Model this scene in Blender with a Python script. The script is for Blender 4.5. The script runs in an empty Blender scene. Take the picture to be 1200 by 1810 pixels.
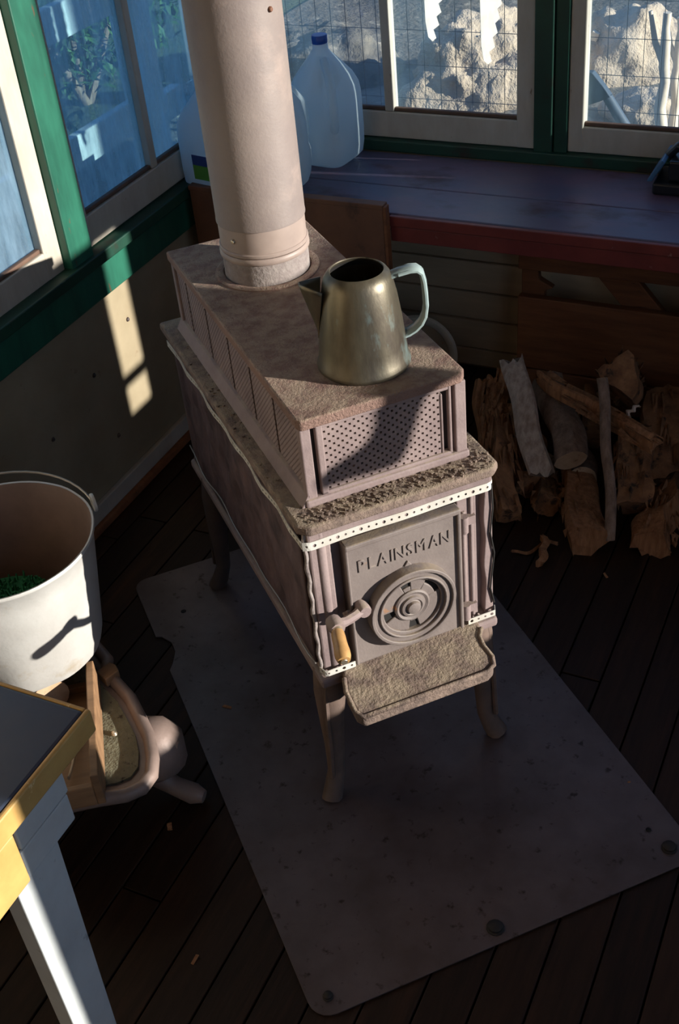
import bpy, bmesh, math, random
from math import sin, cos, pi, radians
from mathutils import Vector, Matrix, noise
random.seed(7)
SC = bpy.context.scene
COL = SC.collection

# ------------------------------------------------------------------ camera
cam_d = bpy.data.cameras.new('camera'); cam = bpy.data.objects.new('camera', cam_d); COL.objects.link(cam)
R3 = Matrix(((0.903035133408294, -0.19403789370733343, 0.3832451482222393),
             (0.42068294637365183, 0.5799746894118732, -0.697606779118426),
             (-0.08691033575270424, 0.7911881289852766, 0.6053659538594234)))
cam.matrix_world = Matrix.Translation((1.6347615, -2.7294399, 1.7250974)) @ R3.to_4x4()
cam_d.sensor_fit = 'HORIZONTAL'; cam_d.sensor_width = 24.0; cam_d.lens = 2090.06 / 1200 * 24.0
cam_d.clip_start = 0.05
SC.camera = cam
# ------------------------------------------------------------------ world, sun, exposure
TAN_E = 0.205
wd = bpy.data.worlds.new('sky'); SC.world = wd; wd.use_nodes = True
nt = wd.node_tree; bg = nt.nodes['Background']
tc = nt.nodes.new('ShaderNodeTexCoord'); sp = nt.nodes.new('ShaderNodeSeparateXYZ'); rp = nt.nodes.new('ShaderNodeValToRGB')
nt.links.new(tc.outputs['Generated'], sp.inputs[0]); nt.links.new(sp.outputs['Z'], rp.inputs[0]); nt.links.new(rp.outputs[0], bg.inputs[0])
rp.color_ramp.elements[0].position = 0.0; rp.color_ramp.elements[0].color = (0.46, 0.62, 0.86, 1)
rp.color_ramp.elements[1].position = 0.6; rp.color_ramp.elements[1].color = (0.22, 0.38, 0.74, 1)
bg.inputs[1].default_value = .92
sun_d = bpy.data.lights.new('sun', 'SUN'); sun = bpy.data.objects.new('sun', sun_d); COL.objects.link(sun)
sun_d.energy = 11.5; sun_d.angle = radians(0.55); sun_d.color = (1.0, 0.91, 0.78)
SUNV = Vector((0.993, 0.122, TAN_E)).normalized()
sun.rotation_euler = SUNV.to_track_quat('Z', 'Y').to_euler(); sun.location = (6, -1, 4)
SC.view_settings.view_transform = 'Standard'; SC.view_settings.look = 'None'
SC.view_settings.gamma = 1.0; SC.view_settings.use_curve_mapping = False
SC.view_settings.exposure = 0.0
try:
    SC.cycles.max_bounces = 10; SC.cycles.transparent_max_bounces = 16; SC.cycles.use_denoising = True
    SC.cycles.sample_clamp_indirect = 4.0
except Exception: pass

# ------------------------------------------------------------------ helpers
def link(o, parent=None):
    COL.objects.link(o)
    if parent is not None: o.parent = parent
    return o
def tag(o, label=None, cat=None, group=None, kind=None):
    if label: o['label'] = label
    if cat: o['category'] = cat
    if group: o['group'] = group
    if kind: o['kind'] = kind
    return o
def empty(name, loc=(0, 0, 0), rotz=0.0, parent=None):
    o = bpy.data.objects.new(name, None); o.empty_display_size = 0.05
    link(o, parent); o.location = loc; o.rotation_euler = (0, 0, rotz); return o

class MB:
    def __init__(s): s.bm = bmesh.new(); s.mi = 0
    def _f(s, vs, smooth=False):
        try:
            f = s.bm.faces.new(vs); f.material_index = s.mi; f.smooth = smooth; return f
        except ValueError: return None
    def box(s, x0, x1, y0, y1, z0, z1, M=None):
        if x0 > x1: x0, x1 = x1, x0
        if y0 > y1: y0, y1 = y1, y0
        if z0 > z1: z0, z1 = z1, z0
        c = [Vector((x, y, z)) for z in (z0, z1) for y in (y0, y1) for x in (x0, x1)]
        if M is not None: c = [M @ p for p in c]
        v = [s.bm.verts.new(p) for p in c]
        for q in ((0, 2, 3, 1), (4, 5, 7, 6), (0, 1, 5, 4), (2, 6, 7, 3), (0, 4, 6, 2), (1, 3, 7, 5)): s._f([v[i] for i in q])
        return s
    def prism(s, pts, a, b, fn):           # pts 2-D outline, a..b extrusion, fn(p, q, t) -> xyz
        n = len(pts)
        A = [s.bm.verts.new(fn(p, q, a)) for p, q in pts]; B = [s.bm.verts.new(fn(p, q, b)) for p, q in pts]
        s._f(A[::-1]); s._f(B)
        for i in range(n): s._f([A[i], A[(i + 1) % n], B[(i + 1) % n], B[i]])
        return s
    def tube(s, path, r, n=10, caps=True, flat=1.0, up=None):
        path = [Vector(p) for p in path]; m = len(path)
        rs = r if isinstance(r, (list, tuple)) else [r] * m
        rings = []; prev = None
        for i, p in enumerate(path):
            t = (path[min(i + 1, m - 1)] - path[max(i - 1, 0)]).normalized()
            if prev is None:
                u = Vector(up) if up else Vector((0, 0, 1))
                if abs(u.dot(t)) > .95: u = Vector((1, 0, 0))
            else: u = prev
            a = (u - t * u.dot(t)).normalized(); b = t.cross(a); prev = a
            rings.append([s.bm.verts.new(p + a * cos(2 * pi * k / n) * rs[i] + b * sin(2 * pi * k / n) * rs[i] * flat) for k in range(n)])
        for i in range(m - 1):
            for k in range(n): s._f([rings[i][k], rings[i][(k + 1) % n], rings[i + 1][(k + 1) % n], rings[i + 1][k]], True)
        if caps: s._f(rings[0][::-1]); s._f(rings[-1])
        return s
    def lathe(s, prof, n=32, c=(0, 0, 0), M=None, closed=False, jit=None, cap=True):
        rings = []
        for (r, z) in prof:
            ring = []
            for k in range(n):
                a = 2 * pi * k / n; rr = r * (1 + (jit(a, z) if jit else 0))
                p = Vector((rr * cos(a), rr * sin(a), z))
                if M is not None: p = M @ p
                ring.append(s.bm.verts.new(p + Vector(c)))
            rings.append(ring)
        m = len(rings)
        for i in range(m if closed else m - 1):
            A = rings[i]; B = rings[(i + 1) % m]
            for k in range(n): s._f([A[k], A[(k + 1) % n], B[(k + 1) % n], B[k]], True)
        if not closed and cap:
            if prof[0][0] > 1e-6: s._f(rings[0][::-1])
            if prof[-1][0] > 1e-6: s._f(rings[-1])
        return s
    def build(s, name, mats, parent=None, bevel=0, origin=None, smooth=None, seg=2, recalc=True):
        bmesh.ops.remove_doubles(s.bm, verts=s.bm.verts, dist=1e-6)
        if recalc: bmesh.ops.recalc_face_normals(s.bm, faces=s.bm.faces)
        me = bpy.data.meshes.new(name)
        if origin is not None: bmesh.ops.translate(s.bm, verts=s.bm.verts, vec=-Vector(origin))
        s.bm.to_mesh(me); s.bm.free()
        if not isinstance(mats, (list, tuple)): mats = [mats]
        for m in mats: me.materials.append(m)
        o = bpy.data.objects.new(name, me); link(o, parent)
        if origin is not None: o.location = origin
        if smooth is not None:
            for p in me.polygons: p.use_smooth = True
            me.set_sharp_from_angle(angle=radians(smooth))
        if bevel:
            md = o.modifiers.new('bevel', 'BEVEL'); md.width = bevel; md.segments = seg; md.limit_method = 'ANGLE'; md.angle_limit = radians(40)
        return o
def B(name, mat, dims, parent=None, bevel=0, origin=None, M=None):
    return MB().box(*dims, M=M).build(name, mat, parent, bevel, origin)
def rot(ax, deg): return Matrix.Rotation(radians(deg), 4, ax)
def T(*v): return Matrix.Translation(v)

# ------------------------------------------------------------------ materials
def mat(name, c1, c2=None, scale=8.0, stretch=(1, 1, 1), rough=.7, metal=0.0, c3=None, s3=25.0, t3=(.60, .66), bump=0.0, bscale=60.0,
        dust=None, dustamt=.7, tint=0.0, spec=.5, detail=6.0, lo=.35, hi=.65, bstretch=None, rvar=0.0, dist=.002):
    m = bpy.data.materials.new(name); m.use_nodes = True; t = m.node_tree; N = t.nodes; L = t.links
    p = N['Principled BSDF']; p.inputs['Roughness'].default_value = rough; p.inputs['Metallic'].default_value = metal
    p.inputs['Specular IOR Level'].default_value = spec
    co = N.new('ShaderNodeTexCoord'); mp = N.new('ShaderNodeMapping'); mp.inputs['Scale'].default_value = stretch
    L.new(co.outputs['Object'], mp.inputs[0])
    oi = N.new('ShaderNodeObjectInfo'); ad = N.new('ShaderNodeVectorMath'); ad.operation = 'ADD'
    mu = N.new('ShaderNodeMath'); mu.operation = 'MULTIPLY'; mu.inputs[1].default_value = 37.0 if tint else 0.0
    L.new(oi.outputs['Random'], mu.inputs[0]); L.new(mp.outputs[0], ad.inputs[0]); L.new(mu.outputs[0], ad.inputs[1])
    vec = ad.outputs[0]
    def nz(sc, de=detail):
        n = N.new('ShaderNodeTexNoise'); n.inputs['Scale'].default_value = sc; n.inputs['Detail'].default_value = de
        n.inputs['Roughness'].default_value = .62; L.new(vec, n.inputs['Vector']); return n.outputs['Fac']
    def ramp(f, a, b):
        r = N.new('ShaderNodeMapRange'); r.inputs[1].default_value = a; r.inputs[2].default_value = b; L.new(f, r.inputs[0]); return r.outputs[0]
    def mix(f, a, b):
        x = N.new('ShaderNodeMix'); x.data_type = 'RGBA'
        if isinstance(f, float): x.inputs[0].default_value = f
        else: L.new(f, x.inputs[0])
        for i, q in ((6, a), (7, b)):
            if isinstance(q, tuple): x.inputs[i].default_value = (*q, 1)
            else: L.new(q, x.inputs[i])
        return x.outputs[2]
    col = c1
    if c2: col = mix(ramp(nz(scale), lo, hi), c1, c2)
    if c3: col = mix(ramp(nz(s3), *t3), col, c3)
    if tint:
        hsv = N.new('ShaderNodeHueSaturation'); mr = N.new('ShaderNodeMapRange'); mr.inputs[3].default_value = 1 - tint; mr.inputs[4].default_value = 1 + tint
        L.new(oi.outputs['Random'], mr.inputs[0]); L.new(mr.outputs[0], hsv.inputs['Value'])
        if isinstance(col, tuple): hsv.inputs['Color'].default_value = (*col, 1)
        else: L.new(col, hsv.inputs['Color'])
        col = hsv.outputs[0]
    if dust:
        g = N.new('ShaderNodeNewGeometry'); s2 = N.new('ShaderNodeSeparateXYZ'); L.new(g.outputs['Normal'], s2.inputs[0])
        a = ramp(s2.outputs['Z'], .45, .95); b = ramp(nz(34.0), .38, .58)
        q = N.new('ShaderNodeMath'); q.operation = 'MULTIPLY'; L.new(a, q.inputs[0]); L.new(b, q.inputs[1])
        q2 = N.new('ShaderNodeMath'); q2.operation = 'MULTIPLY'; q2.inputs[1].default_value = dustamt; L.new(q.outputs[0], q2.inputs[0])
        col = mix(q2.outputs[0], col, dust)
    if isinstance(col, tuple): p.inputs['Base Color'].default_value = (*col, 1)
    else: L.new(col, p.inputs['Base Color'])
    if rvar:
        r = N.new('ShaderNodeMapRange'); r.inputs[3].default_value = rough - rvar; r.inputs[4].default_value = rough + rvar
        L.new(nz(12.0), r.inputs[0]); L.new(r.outputs[0], p.inputs['Roughness'])
    if bump:
        b = N.new('ShaderNodeBump'); b.inputs['Strength'].default_value = bump; b.inputs['Distance'].default_value = dist
        L.new(nz(bscale, 4.0), b.inputs['Height']); L.new(b.outputs[0], p.inputs['Normal'])
    return m
def glass_mat(name, dust=.2, tint=(.66, .90, 1.0)):
    m = bpy.data.materials.new(name); m.use_nodes = True; t = m.node_tree; N = t.nodes; L = t.links
    for n in list(N): N.remove(n)
    out = N.new('ShaderNodeOutputMaterial'); tr = N.new('ShaderNodeBsdfTransparent'); tr.inputs[0].default_value = (*tint, 1)
    df = N.new('ShaderNodeBsdfDiffuse'); df.inputs[0].default_value = (.55, .66, .72, 1)
    tl = N.new('ShaderNodeBsdfTranslucent'); tl.inputs[0].default_value = (.46, .76, .95, 1)
    gl = N.new('ShaderNodeBsdfGlossy'); gl.inputs['Roughness'].default_value = .02
    m1 = N.new('ShaderNodeMixShader'); m1.inputs[0].default_value = .65; L.new(df.outputs[0], m1.inputs[1]); L.new(tl.outputs[0], m1.inputs[2])
    co = N.new('ShaderNodeTexCoord'); mp = N.new('ShaderNodeMapping'); mp.inputs['Scale'].default_value = (14, 14, 3.5); L.new(co.outputs['Object'], mp.inputs[0])
    nz = N.new('ShaderNodeTexNoise'); nz.inputs['Scale'].default_value = 1.6; nz.inputs['Detail'].default_value = 9; nz.inputs['Roughness'].default_value = .7; L.new(mp.outputs[0], nz.inputs['Vector'])
    mr = N.new('ShaderNodeMapRange'); mr.inputs[1].default_value = .35; mr.inputs[2].default_value = .75; mr.inputs[3].default_value = dust * .45; mr.inputs[4].default_value = dust * 1.7
    L.new(nz.outputs['Fac'], mr.inputs[0])
    m2 = N.new('ShaderNodeMixShader'); L.new(mr.outputs[0], m2.inputs[0]); L.new(tr.outputs[0], m2.inputs[1]); L.new(m1.outputs[0], m2.inputs[2])
    m3 = N.new('ShaderNodeMixShader'); m3.inputs[0].default_value = .04; L.new(m2.outputs[0], m3.inputs[1]); L.new(gl.outputs[0], m3.inputs[2])
    L.new(m3.outputs[0], out.inputs[0]); return m

IRON = mat('dusty cast iron', (.28, .212, .200), (.19, .138, .135), 9, rough=.72, bump=.35, bscale=170, dust=(.36, .29, .21), dustamt=.55, rvar=.1)
IRONTOP = mat('rust brown dusty iron', (.27, .165, .13), (.20, .12, .095), 9, rough=.8, bump=1.0, bscale=230, dust=(.62, .52, .37), dustamt=.34, dist=.004)
IRONDUST = mat('ash dusted iron', (.23, .165, .13), (.12, .085, .07), 40, rough=.9, bump=.9, bscale=150, dust=(.36, .29, .2), dustamt=.6, dist=.004)
DOORIRON = mat('grey iron door', (.20, .165, .150), (.155, .125, .115), 14, rough=.62, c3=(.33, .16, .07), s3=22, t3=(.68, .74), bump=.25, bscale=200, dust=(.28, .22, .15), dustamt=.7)
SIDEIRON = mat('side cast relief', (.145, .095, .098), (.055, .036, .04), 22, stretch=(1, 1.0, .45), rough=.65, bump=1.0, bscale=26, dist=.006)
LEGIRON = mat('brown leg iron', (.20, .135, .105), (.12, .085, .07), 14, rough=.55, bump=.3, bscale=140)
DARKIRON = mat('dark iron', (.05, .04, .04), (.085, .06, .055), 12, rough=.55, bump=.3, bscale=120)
PIPE = mat('stovepipe steel', (.27, .22, .195), (.20, .16, .15), 5, rough=.6, bump=.25, bscale=160, c3=(.38, .29, .25), s3=7, t3=(.55, .75), rvar=.08)
SLEEVE = mat('pale pipe sleeve', (.38, .30, .26), (.31, .24, .21), 12, rough=.5, c3=(.25, .18, .14), s3=18, t3=(.64, .74))
COLLAR = mat('grey rough flue collar', (.31, .27, .25), (.22, .18, .17), 60, rough=.85, bump=.9, bscale=140)
STRAP = mat('zinc strap', (.74, .72, .66), (.62, .58, .50), 30, rough=.45, metal=.25, c3=(.5, .36, .15), s3=12, t3=(.70, .78))
WIRE = mat('wire', (.45, .42, .38), rough=.4, metal=.6)
WOODHANDLE = mat('turned wood handle', (.50, .29, .11), (.36, .20, .08), 8, stretch=(6, 6, 1), rough=.4)
BRASS = mat('screw metal', (.62, .52, .38), rough=.35, metal=.8)
POT = mat('tarnished enamel pot', (.185, .165, .115), (.075, .062, .048), 13, stretch=(1, 1, .35), rough=.42, metal=.65, c3=(.20, .27, .26), s3=20, t3=(.60, .72), bump=.3, bscale=60, rvar=.1)
POTIN = mat('black pot inside', (.012, .01, .009), rough=.8)  # near-black, also used for vent backing, crack line and bolt holes
POTHANDLE = mat('grey green enamel handle', (.36, .45, .44), (.24, .32, .32), 20, rough=.35, c3=(.05, .04, .035), s3=15, t3=(.66, .70))
PLATE = mat('steel floor plate', (.155, .118, .118), (.10, .072, .068), 7, rough=.44, metal=.35, c3=(.04, .024, .018), s3=42, t3=(.60, .70), bump=.12, bscale=50, rvar=.1)
BOLT = mat('bolt', (.03, .025, .022), rough=.6, metal=.3)
FLOOR = mat('worn dark floor boards', (.032, .0145, .007), (.018, .008, .004), 9, stretch=(9, .9, 9), rough=.55, spec=.25, tint=.35, bump=.3, bscale=22, c3=(.05, .02, .009), s3=5, t3=(.55, .75))
SUBFLOOR = mat('dark subfloor', (.008, .005, .004), rough=.9)
SHIPLAP = mat('old cream shiplap', (.66, .50, .32), (.55, .41, .26), 6, stretch=(1, 4, 6), rough=.65, tint=.08, c3=(.15, .10, .06), s3=28, t3=(.68, .74))
PANELW = mat('cream wall panel', (.36, .30, .20), (.29, .235, .15), 5, rough=.55, c3=(.20, .13, .07), s3=18, t3=(.66, .72))
PLASTER = mat('warm interior boards', (.55, .38, .24), (.46, .31, .18), 3, rough=.8)
CEIL = mat('ceiling boards', (.52, .40, .28), (.44, .33, .22), 3, rough=.8)
BOUNCEW = mat('pale bounce boards', (.74, .63, .46), (.66, .55, .39), 4, rough=.7)  # unseen left wall boards, made pale to bounce warm sun into the room
GREEN = mat('dark green paint', (.018, .135, .085), (.010, .085, .055), 7, stretch=(3, 3, .8), rough=.45, c3=(.10, .07, .04), s3=20, t3=(.66, .70), bump=.1, bscale=40)
GREEND = mat('deep green paint', (.008, .060, .036), (.005, .038, .024), 7, rough=.5, c3=(.03, .02, .015), s3=9, t3=(.60, .70))
SASH = mat('chalky white sash paint', (.52, .48, .41), (.44, .39, .32), 10, stretch=(2, 2, .7), rough=.6, c3=(.22, .14, .09), s3=30, t3=(.67, .72), bump=.12, bscale=60)
BEAD = mat('bare brown putty bead', (.15, .085, .055), (.09, .05, .035), 20, rough=.7)
GLASS_D = glass_mat('dusty glass', .37); GLASS_C = glass_mat('clearer glass', .12, (.88, .95, 1)); GLASS_S = glass_mat('sun window glass', .06, (.95, .97, 1))
BENCH = mat('purple blue bench paint', (.17, .10, .155), (.095, .10, .165), 4, stretch=(1, 1.6, 1), rough=.42, c3=(.055, .02, .03), s3=5, t3=(.55, .70), bump=.1, bscale=50, rvar=.1)
REDP = mat('faded red paint', (.24, .045, .035), (.17, .03, .025), 10, rough=.5, c3=(.35, .2, .16), s3=40, t3=(.68, .72))
PANELBR = mat('rusty brown panel', (.20, .085, .045), (.13, .055, .032), 7, rough=.65, c3=(.08, .035, .022), s3=14, t3=(.6, .7))
PLANK = mat('reddish rough plank', (.26, .095, .035), (.17, .055, .02), 6, stretch=(1, 8, 8), rough=.7, tint=.15, c3=(.05, .02, .01), s3=16, t3=(.66, .72), bump=.3, bscale=30)
ENAMEL = mat('chipped white enamel', (.72, .62, .48), (.62, .52, .38), 9, rough=.35, c3=(.28, .12, .05), s3=14, t3=(.66, .70))
ENAMELB = mat('tan enamel middle', (.32, .23, .14), (.25, .17, .1), 9, rough=.5, c3=(.3, .13, .05), s3=18, t3=(.62, .68))
JUG = bpy.data.materials.new('cloudy jug plastic'); JUG.use_nodes = True
_p = JUG.node_tree.nodes['Principled BSDF']; _p.inputs['Base Color'].default_value = (.80, .90, .93, 1); _p.inputs['Roughness'].default_value = .35
_p.inputs['Subsurface Weight'].default_value = 0.0
_N = JUG.node_tree.nodes; _L = JUG.node_tree.links
_tl = _N.new('ShaderNodeBsdfTranslucent'); _tl.inputs[0].default_value = (.85, .95, 1, 1); _mx = _N.new('ShaderNodeMixShader'); _mx.inputs[0].default_value = .62
_L.new(_p.outputs[0], _mx.inputs[1]); _L.new(_tl.outputs[0], _mx.inputs[2]); _L.new(_mx.outputs[0], _N['Material Output'].inputs[0])
CAPB = mat('blue cap', (.02, .09, .42), rough=.35)
LABELG = mat('green label', (.10, .30, .05), rough=.4); LABELB = mat('blue label', (.02, .05, .20), rough=.4)
ZINC = mat('galvanised bucket', (.57, .56, .53), (.48, .46, .43), 7, rough=.5, metal=.15, c3=(.42, .36, .28), s3=10, t3=(.60, .72), bump=.35, bscale=18, dist=.004)
ZINCIN = mat('brownish bucket inside', (.26, .18, .15), (.18, .12, .10), 8, rough=.6, metal=.1)
BRISTLE = mat('green bristles', (.02, .22, .09), (.012, .13, .05), 60, rough=.7)
TABTOP = mat('blue table top', (.045, .062, .105), (.075, .075, .10), 5, rough=.36, c3=(.02, .02, .03), s3=9, t3=(.60, .70), rvar=.08)
TABYEL = mat('ochre painted edge', (.58, .36, .12), (.46, .27, .085), 12, rough=.42, c3=(.8, .62, .35), s3=35, t3=(.66, .70))
TABWHT = mat('white painted leg', (.55, .58, .58), (.46, .48, .48), 9, rough=.55, c3=(.3, .3, .3), s3=22, t3=(.66, .72))
OLDIRON = mat('dull cast iron base', (.28, .205, .175), (.20, .145, .125), 12, rough=.5, bump=.3, bscale=80, metal=.15)
TRAYIN = mat('grey green ash in tray', (.21, .20, .13), (.15, .14, .09), 50, rough=.95, c3=(.06, .045, .03), s3=70, t3=(.60, .66), bump=.9, bscale=120, dist=.004)
CRATE = mat('brown crate board', (.30, .17, .085), (.20, .11, .055), 6, stretch=(8, 1, 8), rough=.65, tint=.12)
BARK = mat('grey bark', (.32, .21, .15), (.17, .10, .065), 14, stretch=(4, 4, .8), rough=.85, tint=.2, bump=1.0, bscale=40, dist=.006)
BARKM = mat('mossy brown bark', (.40, .18, .075), (.15, .062, .025), 18, rough=.9, tint=.15, c3=(.05, .025, .015), s3=24, t3=(.58, .66), bump=1.0, bscale=45, dist=.006)
SPLIT = mat('weathered split wood', (.55, .42, .33), (.33, .22, .16), 10, stretch=(9, 9, .8), rough=.75, tint=.15, bump=.8, bscale=24, dist=.005)
SPLITR = mat('reddish split wood', (.46, .21, .09), (.26, .105, .04), 10, stretch=(9, 9, .8), rough=.8, tint=.2, bump=.9, bscale=26, dist=.005)
CUT = mat('sawn log end', (.60, .42, .27), (.48, .30, .17), 22, rough=.8, tint=.1, c3=(.25, .13, .06), s3=40, t3=(.62, .7))
CHIPW = mat('pale wood chip', (.58, .44, .30), rough=.8)
BLACKP = mat('black plastic', (.012, .014, .018), rough=.3)
BLUEP = mat('blue plastic', (.05, .13, .24), rough=.35)
SAND = mat('sandy rock', (.56, .44, .32), (.40, .31, .22), 6, rough=.95, c3=(.18, .14, .12), s3=14, t3=(.60, .68), bump=1.0, bscale=16, dist=.03)
DIRT = mat('dirt ground', (.17, .15, .12), (.12, .105, .085), 4, rough=.95, c3=(.38, .32, .24), s3=9, t3=(.56, .68), bump=.8, bscale=20, dist=.02)
GRASS = mat('shaded grass ground', (.08, .13, .06), (.13, .15, .09), 12, rough=.95, bump=.8, bscale=30, dist=.02)
LEAF = mat('leaf', (.05, .14, .035), (.09, .19, .05), 9, rough=.6, tint=.3)
RAILW = mat('white fence rail', (.66, .66, .64), (.55, .55, .54), 9, rough=.6)
BLADE = mat('pale bare saw steel', (.80, .74, .66), (.66, .58, .50), 20, rough=.6, c3=(.5, .36, .24), s3=18, t3=(.66, .74))
DRIFT = mat('sunbleached wood', (.80, .68, .52), (.66, .54, .4), 12, stretch=(4, 4, 1), rough=.85)
TOOL = mat('blue grey tool steel', (.05, .075, .11), rough=.6, metal=.1)
GOBO = mat('gobo brown', (.30, .19, .1), rough=.8)

# ------------------------------------------------------------------ setting: shell
XW, YF, CZ = 2.65, -4.0, 2.40
fl = MB().box(-.06, XW + .06, YF - .06, .06, -.08, -.022).build('floor', SUBFLOOR); tag(fl, kind='structure')
rng = random.Random(3)
bx = -.001
BW = .0795
meshes = {}
while bx < XW:
    y = .0 - rng.uniform(0, 1.1)
    y1 = 0.0
    segs = []
    yy = 0.0; cut = -rng.uniform(.3, 1.6)
    while yy > YF:
        ye = max(YF, cut); segs.append((ye, yy)); yy = ye; cut = yy - rng.uniform(1.1, 1.9)
    for (a, b) in segs:
        o = B('floor_board', FLOOR, (0, min(BW - .0035, XW - bx), 0, (b - a) - .004, -.022, 0), fl, .0015)
        o.location = (bx, a, rng.uniform(-.0015, 0))
    bx += BW
wb = MB()
wb.box(-.10, XW + .1, .012, .10, -.05, .60).box(-.10, XW + .1, .0, .10, 1.80, CZ)
wb = tag(wb.build('wall_back', PLASTER), kind='structure')
zs = [-.0, .057, .147, .232, .322, .387, .475, .562]
for i in range(len(zs)):
    z0 = zs[i]; z1 = zs[i + 1] - .005 if i < len(zs) - 1 else .60
    B('shiplap_board', SHIPLAP, (.0, XW, -.001 + rng.uniform(-.002, 0), .012, z0, z1), wb, .003)
wl = MB()
wl.box(-.10, -.004, YF, .0, -.05, .60).box(-.10, 0, YF, 0, 1.80, CZ)
wl = tag(wl.build('wall_left', PLASTER), kind='structure')
B('wall_panel', PANELW, (-.004, .002, YF, -.0, 0, .53), wl)
for (yy, zz) in ((-.865, .36), (-1.05, .30), (-.83, .17), (-.70, .42)):
    MB().lathe([(0, .004), (.004, .003), (.006, 0)], 8, (0, 0, 0), T(.002, yy, zz) @ rot('Y', 90)).build('nail_head', DARKIRON, wl)
# wall_right: unseen wall, openings shaped to cut the sun into set patches
wr = MB(); YB0, YB1, YA0, YA1, YS0, YS1 = -1.505, -1.024, -.888, -.464, -.437, -.342
def wbox(y0, y1, z0, z1): wr.box(XW, XW + .03, y0, y1, z0, z1)
wbox(YF, -3.75, -.05, CZ); wbox(-3.75, -2.63, -.05, .30); wbox(-3.75, -2.63, 2.05, CZ); wbox(-2.63, -2.55, -.05, CZ); wbox(-2.55, -1.89, -.05, .30); wbox(-2.55, -1.89, 2.05, CZ); wbox(-1.89, YB0, -.05, CZ)
wbox(YB0, YB1, -.05, .575); wbox(YB0, YB1, 2.05, CZ); wbox(YB1, YA0, -.05, CZ)
wbox(YA0, YA1, -.05, 1.205); wbox(YA0, YA1, 2.05, CZ); wbox(YA1, YS0, -.05, CZ)
wbox(YS0, YS1, -.05, .735); wbox(YS0, YS1, 1.195, CZ); wbox(YS1, .1, -.05, CZ)
tag(wr.build('wall_right', PLASTER), kind='structure')
tag(B('wall_front', PLASTER, (-.1, XW + .03, YF - .06, YF, -.05, CZ)), kind='structure')
tag(B('ceiling', CEIL, (-.45, XW + .45, YF - .3, .45, CZ, CZ + .08)), kind='structure')
def sun_window(n, y0, y1, z0, z1, bar=None):  # unseen windows, placed and sized by where their sunlight should land
    w = tag(empty('window_%d' % n, (XW + .02, (y0 + y1) / 2, z0)), kind='structure')
    a, b = -(y1 - y0) / 2, (y1 - y0) / 2; h = z1 - z0
    MB().box(-.002, .001, a, b, 0, h).build('pane', GLASS_S, w)
    m = MB(); t = .004
    m.box(-.01, .01, a, b, -t, t).box(-.01, .01, a, b, h - t, h + t).box(-.01, .01, a - t, a + t, 0, h).box(-.01, .01, b - t, b + t, 0, h)
    if bar: m.box(-.006, .006, a, b, bar - .016 - z0, bar + .016 - z0)
    m.build('window_frame', SASH, w)
sun_window(6, YB0, YB1, .575, 2.05); sun_window(7, YA0, YA1, 1.205, 2.05); sun_window(8, YS0, YS1, .735, 1.195, bar=.83); sun_window(9, -2.55, -1.89, .30, 2.05); sun_window(10, -3.75, -2.63, .30, 2.05)  # last two enlarged to bounce more sun off the left wall

# sashes ---------------------------------------------------------------
def sash(n, wall, a, b, z0, z1, stile_a, stile_b, rail, muntins, glass, hbars=()):
    """wall 'B': a..b along x at y=0 ; wall 'L': a..b along y at x=0"""
    w = tag(empty('window_%d' % n, (0, 0, 0)), kind='structure')
    def bx(name, m, a0, a1, d0, d1, zz0, zz1, bev=.003):
        if wall == 'B': return B(name, m, (a0, a1, d0, d1, zz0, zz1), w, bev)
        return B(name, m, (-d1, -d0, a0, a1, zz0, zz1), w, bev)
    D = .036
    bx('bottom_rail', SASH, a, b, 0, D, z0, z0 + rail)
    bx('top_rail', SASH, a, b, 0, D, z1 - .06, z1)
    bx('stile', SASH, a, a + stile_a, -.001, D, z0, z1); bx('stile', SASH, b - stile_b, b, -.001, D, z0, z1)
    edges = [a + stile_a] + [e for mm in muntins for e in (mm - .012, mm + .012)] + [b - stile_b]
    for mm in muntins: bx('muntin', SASH, mm - .012, mm + .012, .002, D, z0 + rail, z1 - .06)
    zz = [z0 + rail] + [e for h in hbars for e in (h - .012, h + .012)] + [z1 - .06]
    for h in hbars: bx('muntin', SASH, a + stile_a, b - stile_b, .004, D - .002, h - .012, h + .012)
    for i in range(0, len(edges), 2):
        for j in range(0, len(zz), 2):
            bx('pane', glass, edges[i], edges[i + 1], .020, .022, zz[j], zz[j + 1], 0)
        bx('glazing_bead', BEAD, edges[i], edges[i + 1], .006, .019, z0 + rail, z0 + rail + .010, .003)
    return w
SZ0, SZ1 = .637, 1.78
sash(3, 'B', .05, .786, SZ0, SZ1, .05, .046, .066, (.404,), GLASS_C, (1.22,))
sash(4, 'B', .868, 1.62, SZ0, SZ1, .037, .046, .062, (1.25,), GLASS_C, (1.22,))
sash(5, 'B', 1.70, 2.56, SZ0, SZ1, .046, .046, .066, (2.12,), GLASS_C, (1.22,))
sash(2, 'L', -.79, -.05, SZ0, SZ1, .030, .05, .070, (-.470,), GLASS_D, (1.25,))
sash(1, 'L', -1.62, -.872, SZ0 - .012, SZ1, .046, .055, .070, (-1.25,), GLASS_D, (1.25,))
def trim(n, m, dims, bev=.003): return tag(B('trim_%d' % n, m, dims, None, bev), kind='structure')
trim(1, GREEN, (-.05, .022, -.870, -.791, .606, 1.82))
trim(2, GREEND, (-.05, .034, YF, -.0, .606, .634))
trim(3, GREEN, (-.002, .016, YF, -.0, .520, .606))
trim(4, GREEND, (.786, .832, -.012, .05, .62, 1.82)); trim(5, GREEND, (.834, .868, -.006, .05, .62, 1.82))
trim(6, GREEND, (.0, XW, -.020, .05, .607, .636))
trim(7, GREEND, (-.05, .05, -.05, .05, .607, 1.82)); trim(8, GREEND, (1.62, 1.70, -.01, .05, .62, 1.82))
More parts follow.
